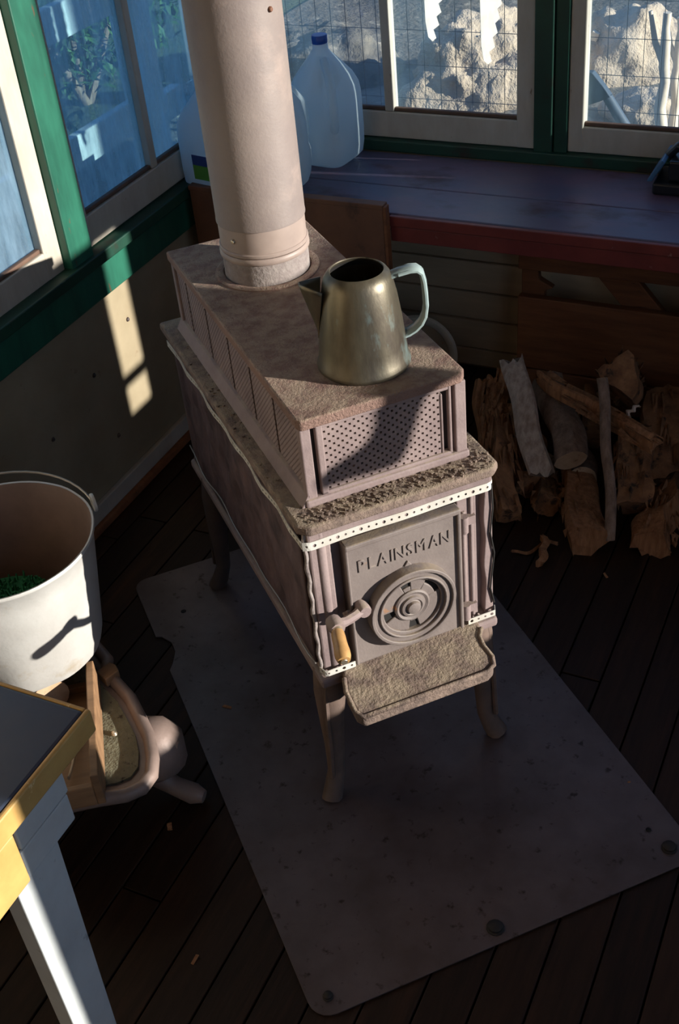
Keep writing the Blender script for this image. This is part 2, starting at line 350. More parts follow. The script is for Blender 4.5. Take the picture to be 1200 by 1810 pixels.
trim(9, BOUNCEW, (-.05, .015, -2.60, -1.62, .634, 1.82)); trim(10, GREEND, (2.56, XW, -.01, .05, .62, 1.82)); trim(11, BOUNCEW, (-.05, .015, YF, -2.60, .634, 1.82))
bl = tag(B('baseboard_left', SASH, (.002, .016, YF, -.0, 0, .062), None, .003), kind='structure')
B('shoe_moulding', PLANK, (.016, .030, YF, -.0, 0, .022), bl, .004)

# ------------------------------------------------------------------ wood stove
SX, SY, PHI = .9898, -1.3839, radians(48.02)
stove = tag(empty('wood_stove', (SX, SY, .0043), PHI), 'long dusty cast iron box stove on cabriole legs with round-vented front door', 'stove')
ZT, ZB = .7935, .637
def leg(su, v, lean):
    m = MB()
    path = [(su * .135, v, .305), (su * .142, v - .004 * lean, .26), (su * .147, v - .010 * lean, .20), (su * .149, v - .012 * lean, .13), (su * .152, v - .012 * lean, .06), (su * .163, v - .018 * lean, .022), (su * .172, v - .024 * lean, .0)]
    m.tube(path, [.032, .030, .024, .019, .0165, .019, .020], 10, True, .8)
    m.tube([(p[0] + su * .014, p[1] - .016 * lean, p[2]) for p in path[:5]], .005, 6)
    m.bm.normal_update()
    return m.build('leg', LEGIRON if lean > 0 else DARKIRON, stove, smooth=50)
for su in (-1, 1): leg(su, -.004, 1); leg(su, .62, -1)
# base rail and hearth shelf
m = MB(); m.box(-.166, .166, -.044, .70, .292, .312); m.box(-.160, .160, -.034, .69, .312, .326)
m.build('base_rail', IRON, stove, .006, seg=3)
ap = [(-.128, -.040), (-.132, -.060), (-.140, -.085), (-.141, -.125), (-.132, -.139), (.092, -.141), (.107, -.134), (.113, -.118), (.110, -.095), (.112, -.076), (.124, -.060), (.128, -.040)]
m = MB(); m.prism([(p, q + (.006 if q > -.045 else 0)) for p, q in ap], .0, 1.0, lambda p, q, t: (p, q, .276 + .012 * (q + .14) / .1 if t == 0 else .303 + .021 * (q + .14) / .1)); hs = m.build('hearth_shelf', IRONDUST, stove, .006, seg=3)
m = MB(); m.tube([(p, q, .302 + .021 * (q + .14) / .1) for p, q in ap[1:-1]], .0042, 8); m.build('rim', IRONDUST, hs, smooth=60)
# body
m = MB(); m.box(-.152, .152, -.018, .68, .320, .622); m.build('firebox', IRON, stove)
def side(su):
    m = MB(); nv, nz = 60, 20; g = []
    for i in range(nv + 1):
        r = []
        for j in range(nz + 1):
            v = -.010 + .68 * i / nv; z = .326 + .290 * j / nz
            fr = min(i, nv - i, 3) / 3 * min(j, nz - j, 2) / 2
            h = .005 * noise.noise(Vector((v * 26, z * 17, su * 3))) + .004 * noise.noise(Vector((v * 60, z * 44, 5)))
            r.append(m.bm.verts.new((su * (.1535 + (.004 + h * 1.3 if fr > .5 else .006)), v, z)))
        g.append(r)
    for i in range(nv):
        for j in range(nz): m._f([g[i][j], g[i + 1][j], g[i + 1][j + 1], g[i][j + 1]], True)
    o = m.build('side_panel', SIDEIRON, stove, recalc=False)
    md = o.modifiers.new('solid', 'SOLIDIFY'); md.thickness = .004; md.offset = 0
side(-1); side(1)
# front frame pilasters, recess
m = MB(); m.box(-.156, -.120, -.036, -.014, .322, .622); m.tube([(-.136, -.0315, .326), (-.136, -.0315, .618)], .009, 10); m.build('pilaster', IRON, stove, .003)
m = MB(); m.box(.098, .132, -.034, -.014, .322, .622); m.tube([(.108, -.035, .330), (.108, -.035, .560)], .004, 8); m.tube([(.122, -.035, .330), (.122, -.035, .60)], .004, 8); m.build('pilaster', IRON, stove, .002)
# ragged right and left corner edge flanges
def ragged(su, name):
    pts_o, pts_i = [], []
    for k in range(25):
        z = .326 + .29 * k / 24
        w = .006 * sin(k * .75 + su) + .004 * noise.noise(Vector((k * .4, su, 1)))
        pts_o.append((su * .1605, z)); pts_i.append((su * (.146 - w * .25), z))
    m = MB(); m.prism(pts_o + pts_i[::-1], -.036, -.018, lambda p, q, t: (p, t, q)); return m.build(name, IRON, stove, .0015)
ragged(1, 'corner_flange')
m = MB(); pth = [(-.1605 + .0014 * sin(k * 1.3), -.031, .33 + .285 * k / 30) for k in range(31)]; m.tube(pth, [.0030 + .001 * abs(sin(k * 2.1)) for k in range(31)], 6); m.build('furnace_cement_bead', SASH if False else COLLAR, stove, smooth=60)
# top plate of the body with overhanging lip
PL = [(-.172, .71), (-.172, -.034), (-.156, -.050), (.156, -.050), (.172, -.036), (.172, .71)]
m = MB(); m.prism(PL, .619, ZB, lambda p, q, t: (p, q, t)); m.build('top_plate', IRONDUST, stove, .006, seg=3)
m = MB(); m.box(-.158, .158, -.040, .70, .589, .6195); m.build('plate_moulding', IRON, stove, .004)
# ash grit on the plate ledge
m = MB(); r2 = random.Random(5)
for k in range(300):
    u = r2.uniform(-.155, .165); v = r2.uniform(-.044, -.004) if k < 230 else r2.uniform(-.04, .68)
    if k >= 230: u = r2.choice((-1, 1)) * r2.uniform(.146, .168)
    s = r2.uniform(.0010, .0026); m.box(-s, s, -s, s, 0, s * 1.3, T(u, v, ZB - .0005) @ rot('Z', r2.uniform(0, 90)))
tag(m.build('ash_grit', IRONDUST, stove), kind='stuff')
# upper oven box -------------------------------------------------------
UW, UL = .1335, .665
m = MB(); m.box(-.118, .118, .018, UL - .018, ZB - .001, ZT - .02); m.build('inner_oven', DARKIRON, stove)
m = MB(); m.prism([(-.139, .674), (-.139, .006), (-.134, -.004), (.128, -.004), (.139, .008), (.139, .674)], ZT - .018, ZT, lambda p, q, t: (p, q, t)); m.build('oven_top', IRONTOP, stove, .004, seg=3)
B('base_flange', IRON, (-.140, .140, -.004, UL, ZB - .001, ZB + .014), stove, .004)
for u0, u1 in ((-.136, -.119), (.118, .137)):
    B('corner_post', IRON, (u0, u1, .0, .016, ZB + .010, ZT - .016), stove, .002)
    B('corner_post', IRON, (u0, u1, UL - .016, UL, ZB + .010, ZT - .016), stove, .002)
def perforated(name, u0, u1, z0, z1, nu, nz, fn, d=.0016, r=.0022):
    """panel with a grid of real pits: each cell a quad ring around a recessed square"""
    m = MB(); du = (u1 - u0) / nu; dz = (z1 - z0) / nz; cache = {}
    def V(a, b, t):
        k = (round(a, 6), round(b, 6), t)
        if k not in cache: cache[k] = m.bm.verts.new(fn(a, b, t))
        return cache[k]
    for i in range(nu):
        for j in range(nz):
            a0, a1, b0, b1 = u0 + i * du, u0 + (i + 1) * du, z0 + j * dz, z0 + (j + 1) * dz
            O = [(a0, b0), (a1, b0), (a1, b1), (a0, b1)]
            if (i + j) % 2 == 0:
                cu, cz = (a0 + a1) / 2, (b0 + b1) / 2
                I = [(cu - r, cz - r), (cu + r, cz - r), (cu + r, cz + r), (cu - r, cz + r)]
                ov = [V(*p, 0) for p in O]; iv = [V(*p, 0) for p in I]; dv = [V(*p, 1) for p in I]
                for k in range(4):
                    m._f([ov[k], ov[(k + 1) % 4], iv[(k + 1) % 4], iv[k]]); m._f([iv[k], iv[(k + 1) % 4], dv[(k + 1) % 4], dv[k]])
                m._f(dv)
            else: m._f([V(*p, 0) for p in O])
    return m.build(name, IRON, stove, recalc=False)
perforated('perforated_front', -.100, .094, ZB + .018, ZT - .024, 28, 18, lambda a, b, t: (a, .004 + .006 * t, b), r=.0019)
m = MB(); fr0 = (-.111, .111, ZB + .012, ZT - .018)
m.box(-.111, -.100, .000, .012, ZB + .012, ZT - .018); m.box(.094, .098, .002, .012, ZB + .012, ZT - .03); m.box(.107, .112, .000, .010, ZB + .012, ZT - .018)
m.box(-.111, .112, .000, .012, ZB + .010, ZB + .019); m.box(-.111, .112, .001, .012, ZT - .025, ZT - .017); m.build('front_frame', IRON, stove, .002)
# long sides: five perforated panels split by dark slots
slots = [.008, .130, .240, .352, .474, .591, .655]
for su in (-1, 1):
    for a, b in zip(slots[:-1], slots[1:]):
        if a < .01: a = .014
        nu = max(4, int((b - a - .008) / .0048))
        if su < 0:
            perforated('perforated_side', a + .004, b - .004, ZB + .022, ZT - .02, nu, 24, lambda p, q, t: (-.131 + .004 * t, p, q), r=.0014)
        m = MB(); m.box(su * .1315, su * .1195, a + .004, b - .004, ZB + .012, ZB + .022); m.box(su * .130, su * .121, a + .004, b - .004, ZB + .02, ZT - .018); m.build('side_plate', IRON, stove) if su > 0 else m.build('side_plate', IRON, stove)
m = MB(); m.prism([(-.140, ZB), (-.147, ZB), (-.136, ZB + .020), (-.130, ZB + .022)], .0, UL, lambda p, q, t: (p, t, q)); m.build('sloped_flange', IRON, stove, .001)
# door ----------------------------------------------------------------
door = B('door', DOORIRON, (-.102, .095, -.046, -.016, .322, .574), stove, .004)
dm = MB(); dm.box(-.1035, .0965, -.052, -.030, .570, .580); dm.box(.090, .0965, -.052, -.04, .325, .575); dm.box(-.1035, -.0985, -.050, -.04, .325, .575); dm.build('door_lip', DOORIRON, door, .003)
def ring(name, r0, r1, y0, y1, cu, cz, parent, mt, n=40, a0=0, a1=2 * pi):
    m = MB(); full = abs(a1 - a0 - 2 * pi) < 1e-4; k = n + (0 if full else 1); P = []
    for i in range(k):
        a = a0 + (a1 - a0) * i / n
        P.append([m.bm.verts.new((cu + r * cos(a), y, cz + r * sin(a))) for r, y in ((r0, y1), (r1, y1), (r1, y0), (r0, y0))])
    for i in range(n if full else n):
        A = P[i]; C = P[(i + 1) % k]
        for q in range(4): m._f([A[q], A[(q + 1) % 4], C[(q + 1) % 4], C[q]])
    if not full: m._f(P[0]); m._f(P[-1][::-1])
    return m.build(name, mt, parent, .0015, smooth=40)
CU, CZ_ = .000, .423
m = MB(); m.lathe([(.060, 0), (.060, .006)], 40, (0, 0, 0), T(CU, -.0455, CZ_) @ rot('X', 90)); m.build('vent_back', POTIN, door)
ring('vent_ring', .060, .071, -.062, -.044, CU, CZ_, door, DOORIRON); ring('vent_rim', .070, .0765, -.0665, -.044, CU, CZ_, door, DOORIRON); ring('vent_rim', .0575, .0615, -.0655, -.044, CU, CZ_, door, DOORIRON); ring('vent_ring', .052, .059, -.060, -.044, CU, CZ_, door, DOORIRON)
for a0, a1 in ((112, 184), (206, 262), (283, 372), (56, 90)):      # fixed vanes with dark openings between
    ring('vent_vane', .026, .053, -.055, -.048, CU, CZ_, door, DOORIRON, 12, radians(a0), radians(a1))
ring('vent_vane', .026, .043, -.055, -.048, CU, CZ_, door, DOORIRON, 10, radians(12), radians(56)); ring('vent_vane', .026, .038, -.055, -.048, CU, CZ_, door, DOORIRON, 6, radians(90), radians(112)); ring('vent_vane', .026, .036, -.055, -.048, CU, CZ_, door, DOORIRON, 6, radians(262), radians(283))
m = MB(); m.lathe([(.031, -.001), (.031, .010), (.028, .012), (.0235, .010), (.021, .0105), (.020, .014), (.016, .015), (.0135, .013), (.012, .014), (.011, .019), (.007, .0205), (0, .0205)], 32, (0, 0, 0), T(CU, -.048, CZ_) @ rot('X', 90)); m.build('vent_knob', DOORIRON, door, smooth=35)
m = MB(); m.prism([(-.006, .500), (.008, .500), (.001, .510)], -.049, -.045, lambda p, q, t: (p, t, q)); m.build('pointer', DOORIRON, door, .001)
# raised letters
def letter(ch, u, z, size, ang):
    cu = bpy.data.curves.new('t', 'FONT'); cu.body = ch; cu.size = size; cu.extrude = .0013; cu.bevel_depth = .0005; cu.resolution_u = 3; cu.offset = -.0002; cu.align_x = 'CENTER'
    to = bpy.data.objects.new('t', cu); COL.objects.link(to); dg = bpy.context.evaluated_depsgraph_get()
    me = bpy.data.meshes.new_from_object(to.evaluated_get(dg)); bpy.data.objects.remove(to)
    me.transform(T(u, -.0463, z) @ rot('Y', -ang) @ rot('X', 90) @ Matrix.Diagonal((.76, 1, 1, 1))); me.materials.clear(); me.materials.append(DOORIRON)
    return link(bpy.data.objects.new('letter', me), door)
txt = 'PLAINSMAN'; us = [-.078, -.060, -.041, -.025, -.011, .007, .026, .049, .069]
for ch, u in zip(txt, us): letter(ch, u, .519, .034, 0)
# hinges
for z in (.542, .354):
    h = MB(); h.tube([(.104, -.045, z - .016), (.104, -.045, z + .016)], .0075, 10); h.box(.104, .126, -.044, -.032, z - .006, z + .010); h.build('hinge', IRON, stove, smooth=40)
# latch and wooden handle
m = MB(); m.lathe([(0, .022), (.010, .022), (.0115, .019), (.0115, 0)], 14, (0, 0, 0), T(-.086, -.046, .452) @ rot('X', 90))
m.tube([(-.086, -.057, .452), (-.105, -.066, .452), (-.130, -.088, .468), (-.152, -.106, .487)], [.009, .008, .008, .009], 8); m.tube([(-.112, -.050, .452), (-.112, -.066, .438)], .007, 8)
m.lathe([(.012, -.012), (.014, 0), (.012, .012)], 10, (0, 0, 0), T(-.152, -.108, .488) @ rot('X', 90)); lat = m.build('latch', IRON, stove, smooth=40)
hp = [Vector((-.152, -.110, .489)).lerp(Vector((-.166, -.172, .474)), t / 8) for t in range(9)]
m = MB(); m.tube(hp[1:], [.008, .0105, .011, .011, .0115, .0125, .0125, .010], 14); hd = m.build('handle', WOODHANDLE, stove, smooth=50); hd['label'] = 'turned wooden door handle'
m = MB(); m.tube(hp[:3], [.010, .0095, .009], 12); m.build('ferrule', BRASS, hd, smooth=50)
dv = (hp[8] - hp[0]).normalized(); m = MB(); m.tube([hp[8] + dv * .000, hp[8] + dv * .003], .0055, 10); m.build('screw', BRASS, hd)
# perforated strap
def strap(name, path, w, nrm, pitch=.0125, parent=stove):
    """perforated band following path; each cell has a real hole"""
    m = MB(); L = [0]; path = [Vector(p) for p in path]
    for a, b in zip(path[:-1], path[1:]): L.append(L[-1] + (b - a).length)
    n = max(1, int(L[-1] / pitch)); 
    def at(s):
        s = max(0, min(L[-1], s))
        for i in range(len(path) - 1):
            if s <= L[i + 1] + 1e-9:
                t = (s - L[i]) / max(1e-9, L[i + 1] - L[i]); return path[i].lerp(path[i + 1], t)
        return path[-1]
    cache = {}
    def V(s, h):
        k = (round(s, 6), round(h, 6))
        if k not in cache: cache[k] = m.bm.verts.new(at(s) + Vector((0, 0, h)))
        return cache[k]
    st = L[-1] / n
    for i in range(n):
        s0, s1 = i * st, (i + 1) * st; c = (s0 + s1) / 2; r = .0032 if i % 3 == 0 else .0023
        O = [(s0, -w), (c, -w), (s1, -w), (s1, 0), (s1, w), (c, w), (s0, w), (s0, 0)]
        I = [(c + r * cos(radians(225 + 45 * k)), r * sin(radians(225 + 45 * k))) for k in range(8)]
        for k in range(8): m._f([V(*O[k]), V(*O[(k + 1) % 8]), V(*I[(k + 1) % 8]), V(*I[k])])
    o = m.build(name, STRAP, parent, recalc=False); md = o.modifiers.new('s', 'SOLIDIFY'); md.thickness = .0012; md.offset = 0
    return o
fp = [(.1625, -.030, .597), (.159, -.0385, .597)] + [(.15 - .30 * k / 12, -.0412 - .0004 * sin(k * 1.1), .597 + .0010 * sin(k * .9)) for k in range(13)] + [(-.158, -.0415, .597), (-.166, -.037, .597)]
o1 = strap('perforated_strap', fp, .0078, None); o1['label'] = 'pale zinc perforated strap across the front'
sp_ = [(-.1665, -.036, .598)] + [(-.1665 - .0022 * sin(k * 1.5), -.02 + .70 * k / 22, .602 + .0022 * sin(k * .9) - .004 * (1 - k / 22)) for k in range(23)]
strap('perforated_strap', sp_, .0065, None, .0115)
strap('perforated_strap', [(-.163, -.032, .330), (-.158, -.0475, .330), (-.105, -.0475, .330)], .0062, None); strap('perforated_strap', [(.106, -.0475, .330), (.158, -.0475, .330), (.163, -.036, .330)], .0062, None)
m = MB(); m.tube([(-.168 - .002 * sin(k), .70 * k / 24 - .03, .345 - .006 * sin(k * .7) + .0006 * k) for k in range(25)], .0012, 6); m.build('tie_wire', WIRE, stove)
m = MB(); m.tube([(.158, -.0385, .60), (.160, -.0385, .55), (.155, -.0385, .50), (.162, -.0385, .455), (.157, -.0385, .41), (.154, -.0385, .38), (.161, -.0385, .345)], .0016, 6); m.build('crack_line', POTIN, stove)
# flue collar ring cast in the oven top
PC = (.002, .500)
m = MB(); m.lathe([(.094, ZT - .002), (.094, ZT + .002), (.090, ZT + .004), (.080, ZT + .003), (.080, ZT - .002)], 48, (PC[0], PC[1], 0), closed=True); m.build('flue_ring', IRONTOP, stove, smooth=40)
# ------------------------------------------------------------------ stovepipe
c_, s_ = cos(PHI), sin(PHI)
def st(u, v, z): return Vector((SX + c_ * u - s_ * v, SY + s_ * u + c_ * v, z))
pw = st(PC[0], PC[1], ZT + .0042)
pipe = tag(empty('stovepipe', pw), 'tall brown-grey steel stovepipe rising from the back of the stove', 'stovepipe')
m = MB(); m.lathe([(.0765, 0), (.0765, .044), (.0735, .044), (.0735, 0)], 48, closed=True); m.build('flue_collar', COLLAR, pipe, smooth=40)
m = MB(); m.lathe([(.0775, .040), (.080, .043), (.080, .049), (.0775, .052), (.074, .052), (.074, .04)], 48, closed=True); m.lathe([(.0775, .053), (.0792, .055), (.0792, .059), (.0775, .061), (.074, .061), (.074, .053)], 48, closed=True); m.build('clamp_ring', SLEEVE, pipe, smooth=40)
m = MB(); m.lathe([(.0765, .058), (.0765, .104), (.074, .104), (.074, .058)], 48, closed=True); m.build('pipe_sleeve', SLEEVE, pipe, smooth=40)
m = MB(); m.lathe([(.0785, .102), (.0785, .106), (.0780, .108), (.0780, CZ - ZT - .006), (.075, CZ - ZT - .006), (.075, .102)], 64, closed=True); m.build('pipe_section', PIPE, pipe, smooth=40)
for a, z, r in ((-102, .083, .0765), (-13, .450, .078)):
    A = radians(a); m = MB(); m.lathe([(.0045, 0), (.0045, .002), (.003, .004), (0, .0045)], 10, (0, 0, 0), T(r * cos(A), r * sin(A), z) @ rot('Z', a) @ rot('Y', 90)); m.build('sheet_metal_screw', BRASS if z < .2 else PANELBR, pipe, smooth=40)
# ------------------------------------------------------------------ coffee pot
pp = Vector((.9235, -1.303, ZT + .0045))
pot = tag(empty('coffee_pot', pp, radians(28.8)), 'tarnished lidless grey coffee pot with a squared handle on the stove', 'coffee pot')
prof = [(.070, .0), (.0725, .003), (.0725, .008), (.0695, .014), (.067, .04), (.0625, .08), (.0575, .115), (.0535, .135), (.0505, .146), (.0455, .1535), (.0405, .157), (.0395, .1555), (.044, .150), (.050, .14), (.056, .11), (.065, .04), (.066, .004), (.0, .003)]
m = MB(); m.lathe([(0, 0)] + prof, 56); o = m.build('pot_body', [POT, POTIN], pot, smooth=50, recalc=True)
for p in o.data.polygons:
    if (p.center.xy.length < .0665 - .13 * (p.center.z - .03) - .002 and p.center.z < .149 and p.center.z > .0025) : p.material_index = 1
m = MB()     # open V spout on the left
K = [(-.054, -.021, .138), (-.0905, 0, .146), (-.054, .021, .138), (-.066, 0, .052)]
tl_, tp, tr_, bt = [Vector(k) for k in K]
def quadstrip(a, b, c, n=8):
    pass
nS = 10; rows = []
for i in range(nS + 1):
    t = i / nS; ctr = bt.lerp(Vector((-.060, 0, .138)), t); hw = .002 + .026 * t; tip = bt.lerp(tp, t)
    rows.append([m.bm.verts.new(Vector((-.0535 - .012 * (1 - t) - .0005, -hw, ctr.z))), m.bm.verts.new(Vector((tip.x + .004, -.004 * t, tip.z - .001 * t))), m.bm.verts.new(Vector((tip.x + .004, .004 * t, tip.z - .001 * t))), m.bm.verts.new(Vector((-.0535 - .012 * (1 - t) - .0005, hw, ctr.z)))])
for i in range(nS):
    for k in range(3): m._f([rows[i][k], rows[i][k + 1], rows[i + 1][k + 1], rows[i + 1][k]], True)
o = m.build('spout', POT, pot); md = o.modifiers.new('s', 'SOLIDIFY'); md.thickness = .0022; md.offset = 0
m = MB()
hpth = [(.046, 0, .141), (.060, 0, .1455), (.078, 0, .149), (.088, 0, .1485), (.0945, 0, .143), (.0975, 0, .13), (.099, 0, .11), (.0995, 0, .088), (.097, 0, .072), (.091, 0, .060), (.082, 0, .051), (.0715, 0, .045), (.065, 0, .043)]
m.tube(hpth, [.0125] * 13, 10, True, .36, up=(0, 1, 0))
m.tube([(x, -.0115, z) for x, y, z in hpth[1:]], .0028, 6); m.tube([(x, .0115, z) for x, y, z in hpth[1:]], .0028, 6)
m.build('pot_handle', POTHANDLE, pot, smooth=50)
# ------------------------------------------------------------------ chips on the stove top
for i, (u, v, l, a) in enumerate(((-.097, .496, .020, 20), (-.083, .508, .010, 70))):
    p = st(u, v, ZT + .0005); m = MB(); m.prism([(-l / 2, -.002), (l / 2, -.003), (l / 2 * .8, .003), (-l / 2, .002)], 0, .003, lambda a_, b_, t: (a_, b_, t))
    o = m.build('wood_chip', CHIPW, None, .0008); o.location = p; o.rotation_euler = (0, 0, radians(a) + PHI)
    tag(o, ('longer pale wood chip lying on the stove top before the pipe', 'small pale wood crumb beside the flue ring on the stove')[i], 'chip')
# ------------------------------------------------------------------ floor plate
P0 = Vector((1.057, -1.930)); dF = Vector((cos(radians(47.04)), sin(radians(47.04)))); dB = Vector((-dF.y, dF.x)); W_, L_ = .704, 1.163
def pl(a, b): q = P0 + dF * a + dB * b; return (q.x, q.y)
out = []
def corner(ca, cb, r, a0): return [(ca + r * cos(radians(a0 + 90 * k / 5)), cb + r * sin(radians(a0 + 90 * k / 5))) for k in range(6)]
out += corner(.035, .035, .035, 180) + corner(W_ - .03, .03, .03, 270) + corner(W_ - .02, L_ - .02, .02, 0) + corner(.03, L_ - .03, .03, 90)
out += [(.0, 1.00), (.0, .962), (.012, .957), (.018, .945), (.026, .93), (.026, .90), (.020, .885), (.012, .868), (.0, .85)]
fp_ = MB(); fp_.prism([pl(a, b) for a, b in out], .0012, .0042, lambda p, q, t: (p, q, t))
plate = fp_.build('hearth_plate', PLATE, None, .0008, origin=(1.0, -1.4, 0)); tag(plate, 'scuffed rust-stained steel sheet on the floor under the stove', 'hearth plate')
for x, y, r in ((1.258, -1.674, .012), (1.481, -1.42, .011), (1.056, -1.885, .007)):
    m = MB(); m.lathe([(r * 1.25, 0), (r * 1.25, .002), (r, .003), (r, .007), (r * .7, .009), (0, .010)], 12, (x - 1.0, y + 1.4, .004)); m.build('bolt', BOLT, plate, smooth=40)
for x, y, r in ((.368, -1.183, .006), (1.440, -1.396, .005)):
    m = MB(); m.lathe([(r, 0), (r, .0004), (0, .0005)], 12, (x - 1.0, y + 1.4, .0042)); m.build('bolt_hole', POTIN, plate)
# ------------------------------------------------------------------ bucket and its stand
bk = Vector((.343, -1.596, .272))
bucket = tag(empty('bucket', bk, 0), 'dented galvanised bucket with a wire bail left of the stove', 'bucket')
def dent(a, z):
    return .030 * noise.noise(Vector((cos(a) * 2.2, sin(a) * 2.2, z * 9))) * max(0, 1 - z / .11) * 1.6 + .006 * noise.noise(Vector((cos(a) * 4, sin(a) * 4, z * 20)))
prof = [(0, .004), (.110, .002), (.126, .0), (.130, .010), (.134, .03), (.141, .08), (.150, .14), (.158, .20), (.163, .238), (.1665, .240), (.168, .244), (.1665, .248), (.163, .247)]
m = MB(); m.lathe(prof, 64, jit=dent, cap=False); o = m.build('bucket_shell', ZINC, bucket, smooth=60)
prof = [(0, .007), (.106, .006), (.123, .006), (.138, .08), (.147, .14), (.155, .20), (.1605, .238), (.163, .2465)]
m = MB(); m.lathe(prof, 64, jit=dent, cap=False); m.build('bucket_inside', ZINCIN, bucket, smooth=60)
ea = radians(50); ear = Vector((.166 * cos(ea), .166 * sin(ea), .236))
for s in (1, -1):
    A = ea if s > 0 else ea + pi
    M_ = T(.170 * cos(A), .170 * sin(A), .252) @ Matrix.Rotation(A, 4, 'Z') @ rot('Y', 90)
    m = MB(); m.lathe([(.008, -.003), (.016, -.003), (.017, 0), (.016, .003), (.008, .003)], 20, M=M_ @ T(-.004, 0, .004), closed=True); m.build('ear', ZINC, bucket, smooth=50)
bp = []
for k in range(25):
    t = pi * k / 24; rr = .175; b0 = Vector((rr * cos(t) * cos(ea), rr * cos(t) * sin(ea), 0)); lean = Vector((-sin(ea), cos(ea), 0))
    bp.append(b0 + (lean * .86 + Vector((0, 0, .30))) * (.155 * sin(t)) + Vector((0, 0, .244)))
m = MB(); m.tube(bp, .0022, 8); m.build('bail', WIRE, bucket)
# green scrubbing mat standing in the bucket
m = MB(); r2 = random.Random(11)
m.lathe([(0, 0), (.090, 0), (.098, .01), (.098, .028), (.0, .032)], 24, (0, 0, 0))
br = m.build('green_brush', BRISTLE, None, smooth=40)
m = MB()
for k in range(420):
    a, r = r2.uniform(0, 2 * pi), .094 * math.sqrt(r2.random()); x, y = r * cos(a), r * sin(a); w = .0012
    m.box(-w, w, -w, w, 0, .012, T(x, y, .030) @ rot('X', r2.uniform(-25, 25)) @ rot('Y', r2.uniform(-25, 25)))
tag(m.build('bristles', BRISTLE, br), kind='stuff')
br.location = (.325, -1.615, .335); br.rotation_euler = (radians(0), radians(0), 0); tag(br, 'dark green bristly brush head lying inside the galvanised bucket', 'brush')
# old iron base with apron tray
TZ = .190
base = tag(empty('iron_stove_base', (.45, -1.66, 0)), 'old cast iron base with a raised-rim ash tray on bulbous legs under the bucket', 'iron base')
outl = [(.10, -1.50), (.36, -1.475), (.440, -1.520), (.452, -1.545), (.492, -1.566), (.535, -1.588), (.578, -1.622), (.618, -1.655), (.650, -1.694), (.668, -1.727), (.668, -1.755), (.650, -1.778), (.615, -1.800), (.56, -1.84), (.47, -1.87), (.36, -1.885), (.10, -1.87)]
ol = [(x - .45, y + 1.66) for x, y in outl]
m = MB(); m.prism(ol, TZ - .020, TZ - .004, lambda p, q, t: (p, q, t)); tr = m.build('tray', [OLDIRON], base, .005)
cx_, cy_ = -.10, -.02
inn = [(x + (cx_ - x) * .10, y + (cy_ - y) * .16) for x, y in ol]
m = MB(); m.prism(inn, TZ - .0045, TZ + .0008, lambda p, q, t: (p, q, t + .0015 * noise.noise(Vector((p * 30, q * 30, 0))))); m.build('ash_bed', TRAYIN, tr)
m = MB(); 
cl = ol + [ol[0]]
m.tube([(x, y, TZ) for x, y in cl], .014, 10, True, .85); m.build('tray_rim', OLDIRON, tr, smooth=60)
def curl_leg(x, y, ax, ay):
    m = MB(); b = Vector((x, y, 0)); d = Vector((ax, ay, 0)).normalized()
    m.tube([b + d * .00 + Vector((0, 0, .178)), b + d * .010 + Vector((0, 0, .160)), b + d * .020 + Vector((0, 0, .135)), b + d * .020 + Vector((0, 0, .110)), b + d * .008 + Vector((0, 0, .088)), b + d * .0 + Vector((0, 0, .066)), b + d * .016 + Vector((0, 0, .044)), b + d * .045 + Vector((0, 0, .028)), b + d * .080 + Vector((0, 0, .017)), b + d * .100 + Vector((0, 0, .014))],
           [.026, .046, .058, .058, .046, .030, .020, .018, .020, .012], 16, True, 1.0); l = m.build('curled_leg', OLDIRON, base, smooth=60)
    side_ = Vector((-d.y, d.x, 0)); c = b + d * .071 + Vector((0, 0, .130))
    M_ = T(*c) @ d.to_track_quat('Z', 'Y').to_matrix().to_4x4()
    m = MB(); m.lathe([(.014, -.002), (.016, .003), (.018, .003), (.020, -.002)], 24, M=M_ @ Matrix.Diagonal((.75, 1.3, 1, 1)), closed=True); m.build('oval_emblem', OLDIRON, l, smooth=50)
curl_leg(.128, .028, .95, .12); curl_leg(-.30, .09, -.2, .9); curl_leg(-.25, -.16, -.5, -.9); curl_leg(.02, -.16, .5, -.9)
# little crate of kindling on the tray
A0 = Vector((.468, -1.584)); A1 = Vector((.630, -1.805)); dd = (A1 - A0).normalized(); nn = Vector((-dd.y, dd.x)) * -1
if nn.x > 0: nn = -nn
ang = math.atan2(dd.y, dd.x); LB = (A1 - A0).length; WBX = .125
crate = tag(empty('kindling_box', (A0.x, A0.y, TZ + .002), ang), 'small open brown board box of kindling standing on the iron tray', 'box')
sgn = 1 if (Vector((-sin(ang), cos(ang))).dot(nn) > 0) else -1
B('side_board', CRATE, (0, LB, 0, sgn * .014, 0, .070), crate, .002); B('side_board', CRATE, (0, LB, sgn * (WBX - .014), sgn * WBX, 0, .05), crate, .002)
B('end_board', CRATE, (0, .012, sgn * .014, sgn * (WBX - .014), 0, .022), crate, .002); B('end_board', CRATE, (LB - .012, LB, sgn * .014, sgn * (WBX - .014), 0, .045), crate, .002)
B('bottom_board', CRATE, (.012, LB - .012, sgn * .014, sgn * (WBX - .014), 0, .008), crate)
